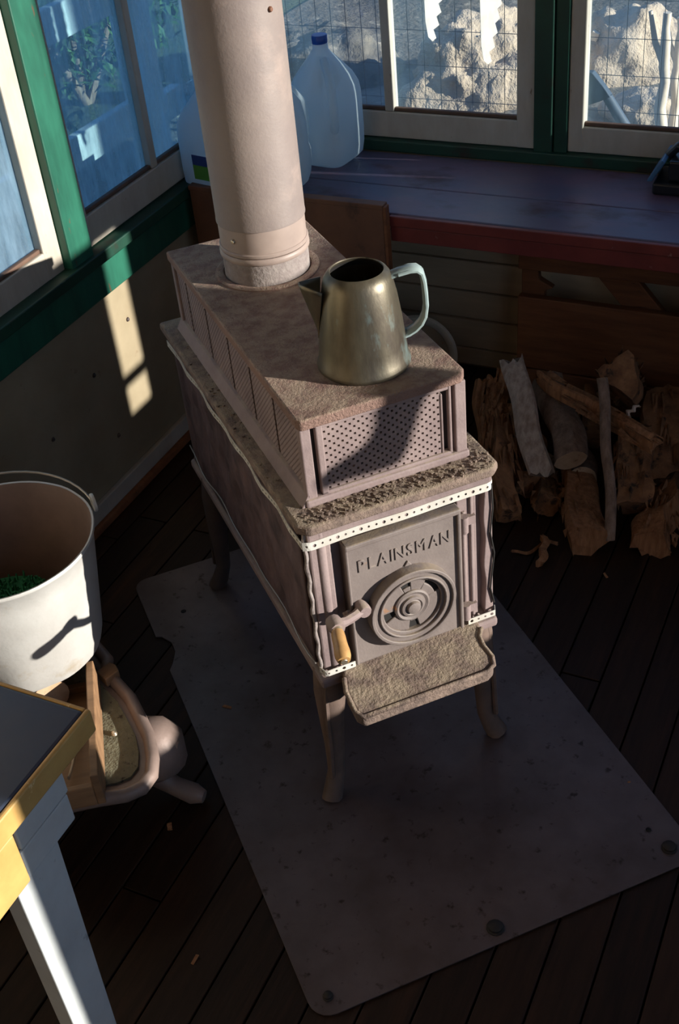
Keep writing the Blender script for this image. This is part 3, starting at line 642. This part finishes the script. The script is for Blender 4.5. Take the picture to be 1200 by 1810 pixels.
def stick(name, a, b, r, mt, label, cat, group=None, n=7, flat=.6):
    a, b = Vector(a), Vector(b); L = (b - a).length; d = (b - a).normalized(); m = MB(); K = 8; path = []; rs = []
    for k in range(K + 1):
        t = k / K; path.append(a.lerp(b, t) + Vector((noise.noise(Vector((t * 3, a.x * 50, 1))), noise.noise(Vector((t * 3, a.y * 50, 7))), 0)) * r * .5); rs.append(r * (1 - .35 * t) * (1 + .25 * noise.noise(Vector((t * 6, a.x * 90, 3)))))
    m.tube(path, rs, n, True, flat); o = m.build(name, mt, None, origin=tuple(a)); return tag(o, label, cat, group)
def cb(s, w, z): q = A0 + dd * s + nn * w; return (q.x, q.y, TZ + .002 + z)
stick('kindling_stick', cb(.11, .035, .014), cb(.23, .055, .030), .006, CHIPW, 'pale split kindling stick leaning inside the small brown box', 'kindling')
stick('kindling_stick', cb(.14, .09, .014), cb(.25, .10, .014), .006, SPLITR, 'dark reddish kindling stick lying flat in the small brown box', 'kindling')
m = MB(); 
# notched board piece and small log on the tray
lg0, lg1 = Vector((.250, -1.575, TZ + .0385)), Vector((.425, -1.668, TZ + .0385))
m.tube([lg0.lerp(lg1, k / 6) for k in range(7)], [.036, .037, .038, .037, .038, .0375, .037], 18); o = m.build('short_log', [BARK], None, origin=tuple(lg0), smooth=50); o.data.materials.append(CUT)
for p in o.data.polygons:
    if len(p.vertices) > 6: p.material_index = 1
tag(o, 'short round log under the bucket, its pale sawn end showing', 'log')
m = MB(); lg0, lg1 = Vector((.22, -1.520, TZ + .0385)), Vector((.40, -1.540, TZ + .0385)); m.tube([lg0.lerp(lg1, k / 6) for k in range(7)], .0375, 14); tag(m.build('short_log', BARK, None, origin=tuple(lg0), smooth=50), 'second short log beneath the far side of the bucket', 'log')
m = MB(); q0 = Vector((.452, -1.548, TZ + .0025)); m.prism([(0, 0), (.036, 0), (.036, .03), (.018, .034), (.0, .03)], 0, .02, lambda p, q, t: (q0.x + p * .8 + q * .3, q0.y + q - p * .35 - .02, q0.z + t)); 
tag(m.build('wood_offcut', CRATE, None, .002, origin=tuple(q0)), 'small notched board offcut at the back corner of the iron tray', 'offcut')
m = MB(); m.lathe([(0, .006), (.004, .005), (.006, 0)], 8, (.556, -1.672, TZ + .002)); tag(m.build('bolt', BRASS, None, origin=(.556, -1.672, TZ + .002), smooth=50), 'single bolt head sticking up from the ash in the iron tray', 'bolt')
# ------------------------------------------------------------------ table
tb = tag(empty('table', (.5, -2.4, 0)), 'small table with blue top, ochre edge and white legs at lower left', 'table')
def TBX(name, m, x0, x1, y0, y1, z0, z1, bev=.003): return B(name, m, (x0 - .5, x1 - .5, y0 + 2.4, y1 + 2.4, z0, z1), tb, bev)
tx0, tx1, ty0, ty1 = .12, .826, -2.86, -1.963
TBX('table_top', TABTOP, tx0, tx1 - .008, ty0, ty1 - .006, .612, .650, .004)
TBX('edge_band', TABYEL, tx1 - .008, tx1, ty0, ty1, .611, .6495, .003); TBX('edge_band', TABYEL, tx0, tx1 - .008, ty1 - .006, ty1, .611, .6495, .002)
TBX('apron', TABYEL, .806, .824, ty0 + .02, -2.137, .520, .611)
TBX('apron', TABWHT, .14, .78, -2.03, -2.012, .53, .612); TBX('apron', TABWHT, .14, .16, ty0 + .04, -2.02, .53, .612); TBX('apron', TABWHT, .14, .80, ty0 + .03, ty0 + .05, .53, .612)
TBX('leg_block', TABWHT, .772, .802, -2.118, -2.018, .543, .611); TBX('leg_block', TABWHT, .772, .801, -2.121, -2.021, .49, .541)
def tleg(x0, x1, ya, yb, yc, yd, z1):
    m = MB(); m.prism([(ya, z1), (yb, z1), (yd, 0), (yc, 0)], x0 - .5, x1 - .5, lambda p, q, t: (t, p + 2.4, q)); m.build('leg', TABWHT, tb, .002)
tleg(.77, .80, -2.146, -2.060, -2.144, -2.078, .50); tleg(.77, .80, -2.80, -2.72, -2.80, -2.73, .612); tleg(.16, .19, -2.10, -2.02, -2.10, -2.03, .612); tleg(.16, .19, -2.80, -2.72, -2.80, -2.73, .612)
# ------------------------------------------------------------------ bench under the back windows
bench = tag(empty('window_bench', (1.3, -.2, 0)), 'long bench with scuffed purple-blue boards and red front edge under windows', 'bench')
def BX(name, m, x0, x1, y0, y1, z0, z1, bev=.003): return B(name, m, (x0 - 1.3, x1 - 1.3, y0 + .2, y1 + .2, z0, z1), bench, bev)
BX('bench_board', BENCH, .0355, XW - .005, -.372, -.222, .582, .607); BX('bench_board', BENCH, .0355, XW - .005, -.219, -.021, .582, .6065)
BX('front_edge', REDP, .56, XW - .005, -.385, -.3725, .580, .6045, .002); BX('front_fascia', REDP, .56, XW - .005, -.379, -.360, .541, .5775, .002)
for x in (.30, 1.35, 2.45): BX('support', PLANK, x, x + .04, -.355, -.17, 0, .581)
# brown panel standing at the bench end
pn = tag(empty('brown_panel', (.30, -.395, 0)), 'rust-brown flat heat shield board standing behind the stovepipe', 'panel')
B('board', PANELBR, (-.26, .256, -.012, .004, 0, .628), pn, .002); B('top_strip', PANELBR, (-.262, .258, -.014, .012, .628, .640), pn, .002); B('edge_strip', PLANK, (.256, .264, -.013, .008, 0, .636), pn, .002)
# plank frame under the bench
pf = tag(empty('plank_frame', (.79, -.12, 0)), 'reddish rough plank frame with a diagonal brace leaning below the bench', 'plank frame')
def PX(name, pts, y0, y1): m = MB(); m.prism([(a - .79, b) for a, b in pts], y0, y1, lambda p, q, t: (p, t, q)); return m.build(name, PLANK, pf, .003)
PX('plank', [(.788, .380), (1.75, .386), (1.75, .500), (.792, .503)], -.012, .012)
PX('plank', [(.785, .10), (1.75, .10), (1.75, .303), (.788, .305)], -.012, .012)
PX('plank', [(.785, .0), (1.75, .0), (1.75, .095), (.786, .095)], -.012, .012)
PX('brace', [(.95, .41), (1.06, .40), (1.20, .24), (1.09, .25)], .012, .034)
PX('upright', [(.790, 0), (.850, 0), (.850, .315), (.872, .325), (.835, .345), (.830, .40), (.80, .48), (.790, .48)], .013, .036)
PX('upright', [(1.60, 0), (1.66, 0), (1.66, .5), (1.60, .5)], .013, .036)
# enamel lid leaning on the wall
ec = Vector((.517, -.160, .108)); en = tag(empty('enamel_lid', (ec.x, ec.y, 0)), 'round cream enamel lid leaning behind the stove near the shiplap wall', 'lid')
M_ = T(0, 0, ec.z) @ rot('Z', 10) @ rot('X', 78)
m = MB(); m.lathe([(.084, .0), (.092, .010), (.104, .012), (.110, .006), (.108, 0), (.10, -.004), (.086, -.006)], 48, M=M_, closed=True); m.build('rim', ENAMEL, en, smooth=50)
m = MB(); m.lathe([(0, -.002), (.088, .001), (.088, -.004), (0, -.006)], 48, M=M_); m.build('disc', ENAMELB, en, smooth=50)
# black tray at right end of the bench
bt_ = tag(empty('black_caddy', (1.105, -.105, .6075)), 'black and blue plastic caddy at the right end of the bench', 'caddy')
m = MB(); m.box(0, .26, -.035, .075, 0, .028); m.build('tray', BLACKP, bt_, .006, seg=3)
m = MB(); m.prism([(0, .028), (.012, .028), (.04, .075), (.030, .080)], -.03, .07, lambda p, q, t: (p - .015, t, q)); m.build('blue_end', BLUEP, bt_, .003)
m = MB(); m.box(.03, .24, -.02, .065, .028, .075); m.tube([(.02, .02, .07), (.04, .02, .095), (.20, .02, .095), (.24, .02, .07)], .012, 10); m.build('holder', BLACKP, bt_, .006, seg=3)
# ------------------------------------------------------------------ water jugs
def jug(x, y, rz, sc, cap, label, lab=False):
    j = tag(empty('water_jug', (x, y, .6075), radians(rz)), label, 'jug', 'water jugs in the window corner'); h = .076 * sc
    prof = [(.80, .0), (.93, .010), (.985, .035), (1.0, .07), (1.0, .145), (.99, .165), (.95, .185), (.82, .210), (.60, .238), (.36, .262), (.26, .272), (.245, .290)]
    m = MB(); n = 40; rings = []
    for r, z in prof:
        ring = []
        for k in range(n):
            a = 2 * pi * k / n; e = 5.0 if z < .2 else max(2.0, 5 - (z - .2) * 60); e2 = 2 / e
            cx = abs(cos(a)) ** e2 * (1 if cos(a) > 0 else -1); cy = abs(sin(a)) ** e2 * (1 if sin(a) > 0 else -1)
            px, py = h * r * cx, h * r * cy
            if px > .45 * h and py > .45 * h and .10 < z < .25:   # hollow behind the handle at one corner
                f = .74; px *= f; py *= f
            ring.append(m.bm.verts.new((px, py, z * sc)))
        rings.append(ring)
    for A, C in zip(rings[:-1], rings[1:]):
        for k in range(n): m._f([A[k], A[(k + 1) % n], C[(k + 1) % n], C[k]], True)
    m._f(rings[0][::-1]); m._f(rings[-1]); m.build('jug_body', JUG, j, smooth=60)
    m = MB(); q = h * .80
    m.tube([(h * .30, h * .30, .255 * sc), (h * .52, h * .52, .235 * sc), (h * .78, h * .78, .20 * sc), (h * .84, h * .84, .16 * sc), (h * .82, h * .82, .11 * sc), (h * .70, h * .70, .09 * sc)], .011 * sc, 10); m.build('jug_handle', JUG, j, smooth=60)
    if cap:
        m = MB(); m.lathe([(.0185, .286), (.0195, .288), (.0195, .304), (.018, .306), (0, .306)], 24, M=Matrix.Diagonal((sc, sc, sc, 1))); m.build('cap', CAPB, j, smooth=40)
    if lab:
        m = MB(); m.box(-h - .0015, -h - .0005, -.040, .015, .045, .080, None); l = m.build('label', LABELG, j); l['label'] = 'green lower label'
        m = MB(); m.box(-h - .0016, -h - .0004, -.040, .015, .0805, .105); l = m.build('label', LABELB, j); l['label'] = 'dark blue upper label'
    return j
jug(.272, -.090, -96, 1.0, True, 'cloudy plastic water jug with a blue cap beside the back window')
jug(.222, -.246, 20, .88, True, 'middle cloudy water jug half hidden behind the stovepipe on its right side')
jug(.080, -.325, 80, .92, True, 'cloudy water jug with green and blue label left of the stovepipe', True)
# ------------------------------------------------------------------ firewood
CAMP = Vector((1.6347615, -2.7294399, 1.7250974)); FPX = 2090.06
def ray(px, py): return R3 @ Vector(((px - 600) / FPX, (905 - py) / FPX, -1))
def aty(px, py, y): d = ray(px, py); return CAMP + d * ((y - CAMP.y) / d.y)
def log(a, b, r, kind, label, seed, r1=None, flat=1.0, group=None, name='firewood_log'):
    a, b = Vector(a), Vector(b); L = (b - a).length; d = (b - a).normalized(); rr = random.Random(seed)
    rmax = max(r, r1 or r) 
    for p in (a, b): p.z = max(p.z, rmax * .6 * math.sqrt(max(0, 1 - d.z * d.z)) + .004)
    d = (b - a).normalized()
    n, K = (18, 16); m = MB(); u = Vector((0, 0, 1)) if abs(d.z) < .9 else Vector((1, 0, 0)); e1 = (u - d * u.dot(d)).normalized(); e2 = d.cross(e1); ph = rr.uniform(0, 6.28)
    if kind == 'round': base_r = [1 + .08 * noise.noise(Vector((cos(2 * pi * k / n) * 1.5, sin(2 * pi * k / n) * 1.5, seed))) for k in range(n)]
    else:
        base_r = []
        nside = rr.choice((3, 4)); angs = sorted(rr.uniform(-.3, .3) + 2 * pi * i / nside for i in range(nside))
        for k in range(n):
            t = 2 * pi * k / n; best = min(.62 / max(.2, cos(t - q)) if cos(t - q) > .2 else 9 for q in angs); base_r.append(min(best, 1.15))
    rings = []
    for i in range(K + 1):
        t = i / K; c = a.lerp(b, t) + (e1 * noise.noise(Vector((t * 2.2, seed, 0))) + e2 * noise.noise(Vector((t * 2.2, seed, 5)))) * max(r * .35, .016)
        rad = r + ((r1 or r) - r) * t; ring = []
        for k in range(n):
            A = 2 * pi * k / n
            g = 1 + (.10 if kind == 'round' else .16) * noise.noise(Vector((cos(A) * 3 + seed, sin(A) * 3, t * (4 if kind == 'round' else 1.5)))) + (.05 if kind == 'round' else .09) * noise.noise(Vector((k * .9, seed, t * 3)))
            jag = 0
            if kind != 'round' and i in (0, K): jag = rr.uniform(-.35, .35) * r
            ring.append(m.bm.verts.new(c + d * jag + e1 * cos(A + ph) * rad * base_r[k] * g + e2 * sin(A + ph) * rad * base_r[k] * g * flat))
        rings.append(ring)
    for i in range(K):
        for k in range(n): m._f([rings[i][k], rings[i][(k + 1) % n], rings[i + 1][(k + 1) % n], rings[i + 1][k]], True)
    m.mi = 1; m._f(rings[0][::-1]); m._f(rings[-1])
    mt = {'round': [BARK, CUT], 'moss': [BARKM, CUT], 'split': [SPLIT, SPLIT], 'red': [SPLITR, SPLITR]}[kind if kind != 'mossround' else 'moss']
    if kind == 'moss': mt = [BARKM, BARKM]
    o = m.build(name, mt, None, origin=tuple(a), smooth=45)
    if kind in ('moss', 'red') and r > .018:
        q = MB()
        for k in range(64):
            t = rr.uniform(-.02, .86); A = rr.uniform(0, 6.28); c = a.lerp(b, t) + (e1 * cos(A) + e2 * sin(A)) * r * rr.uniform(.72, .98); ln = L * rr.uniform(.10, .30); w = rr.uniform(.0022, .0075)
            f = (e1 * cos(A) + e2 * sin(A)); sd = d.cross(f)
            tipv = c + d * ln + f * rr.uniform(.0, .012) + sd * rr.uniform(-.008, .008)
            vs = [q.bm.verts.new(x - a) for x in (c - sd * w - f * w, c + sd * w - f * w, c + f * w * 1.2, tipv)]
            q._f([vs[0], vs[1], vs[2]]); q._f([vs[0], vs[1], vs[3]]); q._f([vs[1], vs[2], vs[3]]); q._f([vs[2], vs[0], vs[3]])
        tag(q.build('splinters', SPLITR if kind == 'red' else BARKM, o), kind='stuff')
    return tag(o, label, 'firewood', group or 'firewood in the woodpile')
def L(ax, ay, ya, bx_, by, yb, wpx, kind, label, seed, w2=None, flat=1.0, name='firewood_log'):
    a = aty(ax, ay, ya); b = aty(bx_, by, yb); ra = wpx / 2 * (a - CAMP).length / FPX; rb = (w2 or wpx) / 2 * (b - CAMP).length / FPX
    return log(a, b, ra, kind, label, seed, rb, flat, name=name)
L(910, 637, -.42, 962, 838, -.56, 44, 'split', 'tall grey weathered split log leaning at front left of the woodpile', 1, 50)
L(968, 672, -.36, 1014, 812, -.53, 54, 'round', 'grey barked round log with pale sawn end, centre of the woodpile', 2, 58)
L(1000, 790, -.30, 1031, 850, -.50, 52, 'round', 'lower round log showing only its tan sawn end below another', 3, 54)
L(955, 668, -.42, 1158, 786, -.60, 30, 'red', 'long pinkish split piece lying diagonally over the woodpile', 4, 40, .8)
L(1064, 668, -.52, 1080, 955, -.68, 19, 'round', 'thin dark crooked branch standing against the woodpile front', 5, 19)
L(1100, 690, -.16, 1100, 660, -.40, 70, 'moss', 'big dark round log at the back right of the woodpile', 6, 84)
L(1118, 760, -.40, 1118, 895, -.58, 58, 'moss', 'mossy bark log standing below the diagonal pinkish piece', 7, 62)
L(850, 672, -.36, 852, 830, -.48, 24, 'red', 'thin reddish split stick at the far left of the woodpile', 8, 28)
L(868, 668, -.36, 862, 800, -.50, 26, 'red', 'second thin reddish split from the left of the woodpile', 9, 30)
L(893, 655, -.36, 872, 775, -.48, 30, 'red', 'wide reddish splintered piece just left of the tall grey split', 10, 30)
L(880, 730, -.42, 898, 955, -.66, 62, 'moss', 'shaggy brown bark chunk beside the stove corner', 11, 66)
L(930, 775, -.38, 934, 890, -.54, 62, 'moss', 'rough brown chunk under the tall grey split log', 12, 70)
L(1008, 870, -.46, 1032, 995, -.70, 56, 'red', 'fibrous reddish split standing on the floor at pile centre', 13, 84)
L(1172, 900, -.48, 1150, 1000, -.66, 66, 'red', 'shaggy reddish chunk at the lower right of the woodpile', 14, 76)
L(960, 950, -.70, 957, 1018, -.78, 17, 'red', 'short thin offcut stick on the floor before the woodpile', 15, 20)
L(985, 962, -.70, 905, 1000, -.76, 9, 'red', 'slender curved twig on the floor near the stove corner', 16, 7)
L(960, 870, -.42, 965, 985, -.60, 50, 'moss', 'dark brown chunk at the pile bottom left of the fibrous split', 18, 60)
L(1180, 700, -.22, 1185, 860, -.42, 70, 'moss', 'dark shaded log at the right edge of the picture', 19, 80)
L(1046, 700, -.16, 1052, 800, -.30, 52, 'moss', 'shaded log behind the round log with pale sawn end', 20, 60)
L(1112, 735, -.56, 1128, 716, -.54, 12, 'split', 'little pale chip resting on the dark right-hand log', 21, 8, name='wood_chip')
# floor debris
r2 = random.Random(21)
DEB = [(300, 1462, 'pale crumpled scrap of bark on the dark floor below the iron foot'), (345, 1697, 'small wood shaving on the floor boards at lower left'), (1070, 1018, 'tiny wood shaving on the floor under the woodpile'), (925, 1190, None), (1110, 1390, 'pale splinter on the floor at the plate edge')]
for i, (x, y, lb) in enumerate(DEB):
    if lb is None: continue
    d = ray(x, y); p = CAMP + d * (-CAMP.z / d.z); m = MB(); l = r2.uniform(.012, .02); w = .003 if i else .005
    m.prism([(-l / 2, -w), (l / 2, -w * .7), (l * .4, w), (-l * .5, w * .7)], 0, .002, lambda a, b, t: (a, b, t + .002 * sin(a * 200)))
    o = m.build('wood_shaving', SPLITR, None); o.location = (p.x, p.y, .001); o.rotation_euler = (0, 0, r2.uniform(0, 3)); tag(o, lb, 'shaving')
d = ray(402, 1250); p = CAMP + d * ((.0045 - CAMP.z) / d.z); m = MB(); m.prism([(-.010, -.003), (.010, -.002), (.008, .003), (-.008, .003)], 0, .002, lambda a, b, t: (a, b, t)); o = m.build('wood_shaving', SPLITR, None); o.location = p; tag(o, 'orange brown shaving lying on the steel plate left of the stove', 'shaving')
# ------------------------------------------------------------------ unseen cut-out added in the right window to shadow the stove front
def sq(q, s, x=2.56):
    y = (q + .122 * x) / .993; return (y, s + .052 + TAN_E * (.993 * x + .122 * y))
gobo_pts = [sq(*p) for p in [(-1.405, .582), (-1.405, .556), (-1.44, .553), (-1.452, .52), (-1.465, .47), (-1.476, .445), (-1.50, .446), (-1.53, .456), (-1.57, .462), (-1.575, .487), (-1.54, .497), (-1.515, .505), (-1.503, .53), (-1.50, .588)]]
g = tag(empty('sun_gobo', (2.56, sq(-1.46, .5)[0], 0)), 'added unseen cut-out hung in the right window to shadow the stove front', 'gobo')
gy = sq(-1.46, .5)[0]
m = MB(); m.prism([(a - gy, b) for a, b in gobo_pts], -.010, .010, lambda p, q, t: (t, p, q)); m.build('gobo_body', GOBO, g, .006)
m = MB(); m.tube([(0, 0, sq(-1.46, .57)[1]), (0, 0, 2.395)], .0015, 6); m.build('string', DARKIRON, g)
# ------------------------------------------------------------------ outside
def ground(name, m, x0, x1, y0, y1, z, amp, nx, ny, f=1.2):
    b = MB(); G = []
    for i in range(nx + 1):
        r = []
        for j in range(ny + 1):
            x = x0 + (x1 - x0) * i / nx; y = y0 + (y1 - y0) * j / ny
            r.append(b.bm.verts.new((x, y, z + amp * noise.noise(Vector((x * f, y * f, 2))) + amp * .4 * noise.noise(Vector((x * f * 4, y * f * 4, 9))))))
        G.append(r)
    for i in range(nx):
        for j in range(ny): b._f([G[i][j], G[i + 1][j], G[i + 1][j + 1], G[i][j + 1]], True)
    return tag(b.build(name, m, None), kind='structure')
ground('ground', DIRT, -2.2, 14, .3, 16, -.34, .06, 90, 90); ground('lawn', GRASS, -14, -.2, -14, .3, -.34, .05, 60, 60); ground('lawn', GRASS, -14, -2.2, .3, 16, -.34, .05, 50, 60)
tag(B('ground', DIRT, (-.5, 14, -14, .4, -.9, -.42)), kind='structure')
def mound(name, cx, cy, rx, ry, h, seed, label, m=SAND, amp=.22, rz=0):
    b = MB(); n, K = 64, 22; rings = []
    for i in range(K + 1):
        t = i / K; ring = []
        for k in range(n):
            a = 2 * pi * k / n; rr = cos(t * pi / 2) ** .7; p = Vector((rx * rr * cos(a), ry * rr * sin(a), h * sin(t * pi / 2)))
            q = p * 3.2 + Vector((seed, 0, 0)); f = 1 + amp * noise.noise(q) + amp * .7 * noise.noise(q * 2.6) + amp * .35 * noise.noise(q * 6)
            ring.append(b.bm.verts.new(p * f))
        rings.append(ring)
    for i in range(K):
        for k in range(n): b._f([rings[i][k], rings[i][(k + 1) % n], rings[i + 1][(k + 1) % n], rings[i + 1][k]], True)
    b._f(rings[-1]); o = b.build(name, m, None); o.location = (cx, cy, -.36); o.rotation_euler = (0, 0, radians(rz)); return tag(o, label, 'boulder', 'rocks outside the back windows')
mound('boulder', -.40, 3.05, .27, .46, .42, 1, 'big pitted sandy boulder outside behind the hanging saw blades', amp=.26, rz=-42)
mound('boulder', .17, 3.60, .22, .32, .34, 5, 'smaller smooth sandy boulder just right of the pitted one outside', rz=-40)
mound('boulder', .85, 4.3, .40, .3, .22, 9, 'low sandy heap outside the right-hand window', amp=.35)
mound('boulder', .40, 2.95, .16, .12, .13, 12, 'flat sunlit rock low in the right-hand window', amp=.4)
mound('boulder', .78, 2.75, .18, .12, .10, 14, 'small rock nearest the glass in the right-hand window', amp=.4)
mound('boulder', -1.55, 3.4, .5, .4, .22, 16, 'grey shaded earth bank outside left of the boulders', DIRT, .2)
def bush(name, cx, cy, cz, rx, ry, rz, n, s, seed, label):
    r2 = random.Random(seed); root = tag(empty(name, (cx, cy, -.34)), label, 'bush', 'bushes outside'); b = MB()
    for k in range(n):
        v = Vector((r2.gauss(0, 1), r2.gauss(0, 1), r2.gauss(0, 1))).normalized() * (r2.random() ** .4); p = Vector((v.x * rx, v.y * ry, cz + .34 + v.z * rz))
        M_ = T(*p) @ Matrix.Rotation(r2.uniform(0, 6.3), 4, 'Z') @ Matrix.Rotation(r2.uniform(-1.2, 1.2), 4, 'X'); w = s * r2.uniform(.6, 1.2)
        vs = [b.bm.verts.new(M_ @ Vector(q)) for q in ((0, -w, 0), (w * .45, 0, w * .12), (0, w, 0), (-w * .45, 0, w * .12))]; b._f(vs)
    tag(b.build('foliage', LEAF, root, recalc=False), kind='stuff')
    b = MB()
    for k in range(5):
        a = r2.uniform(0, 6.3); b.tube([(0, 0, -.02), (rx * .3 * cos(a), ry * .3 * sin(a), (cz + .34) * .6), (rx * .6 * cos(a), ry * .6 * sin(a), (cz + .34) * 1.1)], [.03, .02, .01], 6)
    b.build('stems', BARK, root, smooth=60)
bush('bush', -2.1, 6.6, .5, 1.6, .6, .7, 2600, .06, 1, 'dark hedge bush beyond the sandy boulders at left')
bush('bush', 1.1, 7.4, .5, 1.3, .6, .7, 2400, .06, 2, 'dark hedge bush beyond the sandy boulders at right')
bush('bush', .75, 5.9, .42, .5, .3, .35, 1200, .05, 3, 'sunlit green shrub at the top of the right-hand window')
bush('bush', -2.6, 2.6, .35, .7, .8, .6, 2600, .05, 4, 'leafy bush beyond the white rail fence outside the left window')
bush('bush', -2.2, 1.2, .1, .5, .6, .45, 1600, .045, 5, 'low bush nearest the white rail fence outside the left window')
blocker = tag(empty('yard_blocker', (4.1, 1.83, -.34)), 'added unseen shed outside to the right beyond the back window', 'blocker')
B('wall', PLANK, (-.3, .10, -1.17, 1.0, 0, 2.4), blocker); B('roof', BARK, (-.35, .14, -1.20, 1.03, 2.4, 2.5), blocker)  # plain slab out of view, added to keep the back yard in shade
# porch rail fence outside left window
rl = tag(empty('rail_fence', (-.6, 0, -.34)), 'white board rail fence just outside the left window', 'fence')
for z0, z1 in ((.818, .915), (1.175, 1.270)): B('rail', RAILW, (-.015, .015, -2.2, .30, z0, z1), rl, .003)
for y in (-2.2, -1.0): B('post', RAILW, (-.06, -.016, y - .04, y + .04, -.05, 1.36), rl, .003)
B('post', RAILW, (-.05, .04, .33, .42, -.05, 1.55), rl, .004); B('rail', RAILW, (-.04, .0, .42, .58, .78, .87), rl, .003); B('rail', RAILW, (-.04, .0, .42, .58, 1.175, 1.27), rl, .003)
# wire mesh fence outside the back windows
wf = tag(empty('wire_fence', (.8, .62, -.34)), 'thin square wire mesh fence right outside the back windows', 'fence')
m = MB(); x = -1.30
while x < 1.6: m.box(x - .0008, x + .0008, -.0008, .0008, 0, 1.5); x += .050
z = .05
while z < 1.5: m.box(-1.30, 1.6, -.0008, .0008, z - .0008, z + .0008); z += .101
m.build('mesh_wires', DARKIRON, wf)
for x in (-1.33, 1.62): B('post', BARK, (x - .03, x + .03, -.03, .03, -.05, 1.55), wf, .004)
# hanging saw blades
def blade(px, py0, py1, wpx, y, label, tip):
    b_ = aty(px, py1, y); top = aty(px, py0, y); w = wpx * (b_ - CAMP).length / FPX; h = top.z - b_.z + .35
    root = tag(empty('saw_blade', (b_.x, y, b_.z), radians(48)), label, 'saw blade', 'saw blades hanging outside'); w *= 1.12
    prof = [(-w * .45, h), (-w * .42, h * .5), (-w * .38, .05), (-w * .28, .012), (-w * .1, 0)]
    nT = 13; pts = list(prof)
    for k in range(nT):
        t = k / nT; z = .004 + h * .85 * t; xx = (-w * .02) + w * .55 * min(1, t * 2.6) ** .8
        pts += [(xx + .006, z + .002), (xx - .001, z + h * .85 / nT * .8)]
    pts += [(w * .52, h)]
    m = MB(); m.prism(pts, -.001, .001, lambda p, q, t: (p, t, q)); m.build('toothed_blade', BLADE, root)
    m = MB(); m.box(-w * .5, w * .6, -.009, .009, h - .02, h + .11); m.build('saw_grip', DRIFT, root, .005)
    m = MB(); m.tube([(0, 0, h + .10), (0, 0, h + .45)], .0015, 6); m.build('string', DARKIRON, root)
blade(768, 0, 72, 36, .10, 'left of the two pale toothed saw blades hanging outside the window', 0)
blade(866, 0, 113, 38, .165, 'right of the two pale toothed saw blades, the longer one', 0)
# tool leaning outside right window
a = aty(1046, 196, .16); b = aty(1078, 170, .16); hnd0 = aty(1074, 172, .16); hnd1 = aty(1102, 218, .16)
tl = tag(empty('mattock', (a.x, .16, a.z)), 'blue-grey mattock head standing outside at the corner of the right window', 'tool')
P_ = [aty(x, y, .16) - Vector((a.x, .16, a.z)) for x, y in ((1036, 186), (1036, 126), (1049, 126), (1068, 150), (1081, 169), (1062, 177))]
m = MB(); m.prism([(p.x, p.z) for p in P_], -.012, .012, lambda p, q, t: (p, t, q)); m.build('tool_head', TOOL, tl, .002)
m = MB(); h0 = hnd0 - Vector((a.x, .16, a.z)); h1 = hnd1 - Vector((a.x, .16, a.z)); m.tube([h0, h1, h1 + (h1 - h0) * 3], [.013, .014, .014], 10); m.build('tool_handle', TOOL, tl, smooth=50)
# pale driftwood posts and a notched strip, right window
def drift(px, y0, y1, yy, wpx, label, seed):
    t_ = aty(px, y0, yy); b_ = aty(px - 8, y1, yy); r = wpx / 2 * (t_ - CAMP).length / FPX; b_.z = -.34; K = 10
    m = MB(); m.tube([b_.lerp(t_, k / K) + Vector((.02 * noise.noise(Vector((k * .5, seed, 0))), 0, 0)) for k in range(K + 1)], [r * (1.3 - .5 * k / K + .25 * noise.noise(Vector((k * .7, seed, 3)))) for k in range(K + 1)], 10)
    m.tube([b_.lerp(t_, .62), b_.lerp(t_, .75) + Vector((-r * 2.0, 0, .02)), b_.lerp(t_, .92) + Vector((-r * 3.2, 0, .05))], [r * .8, r * .6, r * .4], 8)
    return tag(m.build('driftwood_post', DRIFT, None, origin=tuple(b_), smooth=50), label, 'driftwood', 'driftwood posts outside')
drift(1180, 22, 165, 2.6, 17, 'forked sunbleached driftwood post outside near the picture edge', 1)
drift(1203, 30, 160, 2.7, 14, 'second sunbleached post at the very edge beside the forked one', 2)
a = aty(1046, 66, 3.4); b = aty(1150, 44, 3.6); n_ = Vector((b.x - a.x, b.y - a.y, b.z - a.z))
sw = tag(empty('notched_strip', tuple(a)), 'pale notched wooden strip lying above the rocks outside', 'strip'); m = MB(); m.tube([(0, 0, 0), n_], .022, 8); m.build('strip', DRIFT, sw, smooth=50)
m = MB()
for k in range(9): q = n_ * ((k + .5) / 9); m.box(-.02, .02, -.03, .03, -.03, .03, T(*q) @ rot('Y', 20))
m.build('notches', DRIFT, sw, .004)
sw2 = aty(1090, 85, 3.5)
m = MB(); m.tube([(a.x, a.y, -.36), tuple(a)], .02, 8); m.tube([(b.x, b.y, -.36), tuple(b)], .02, 8); o = m.build('strip_stakes', DRIFT, sw, origin=tuple(a)); o.location = (0, 0, 0)
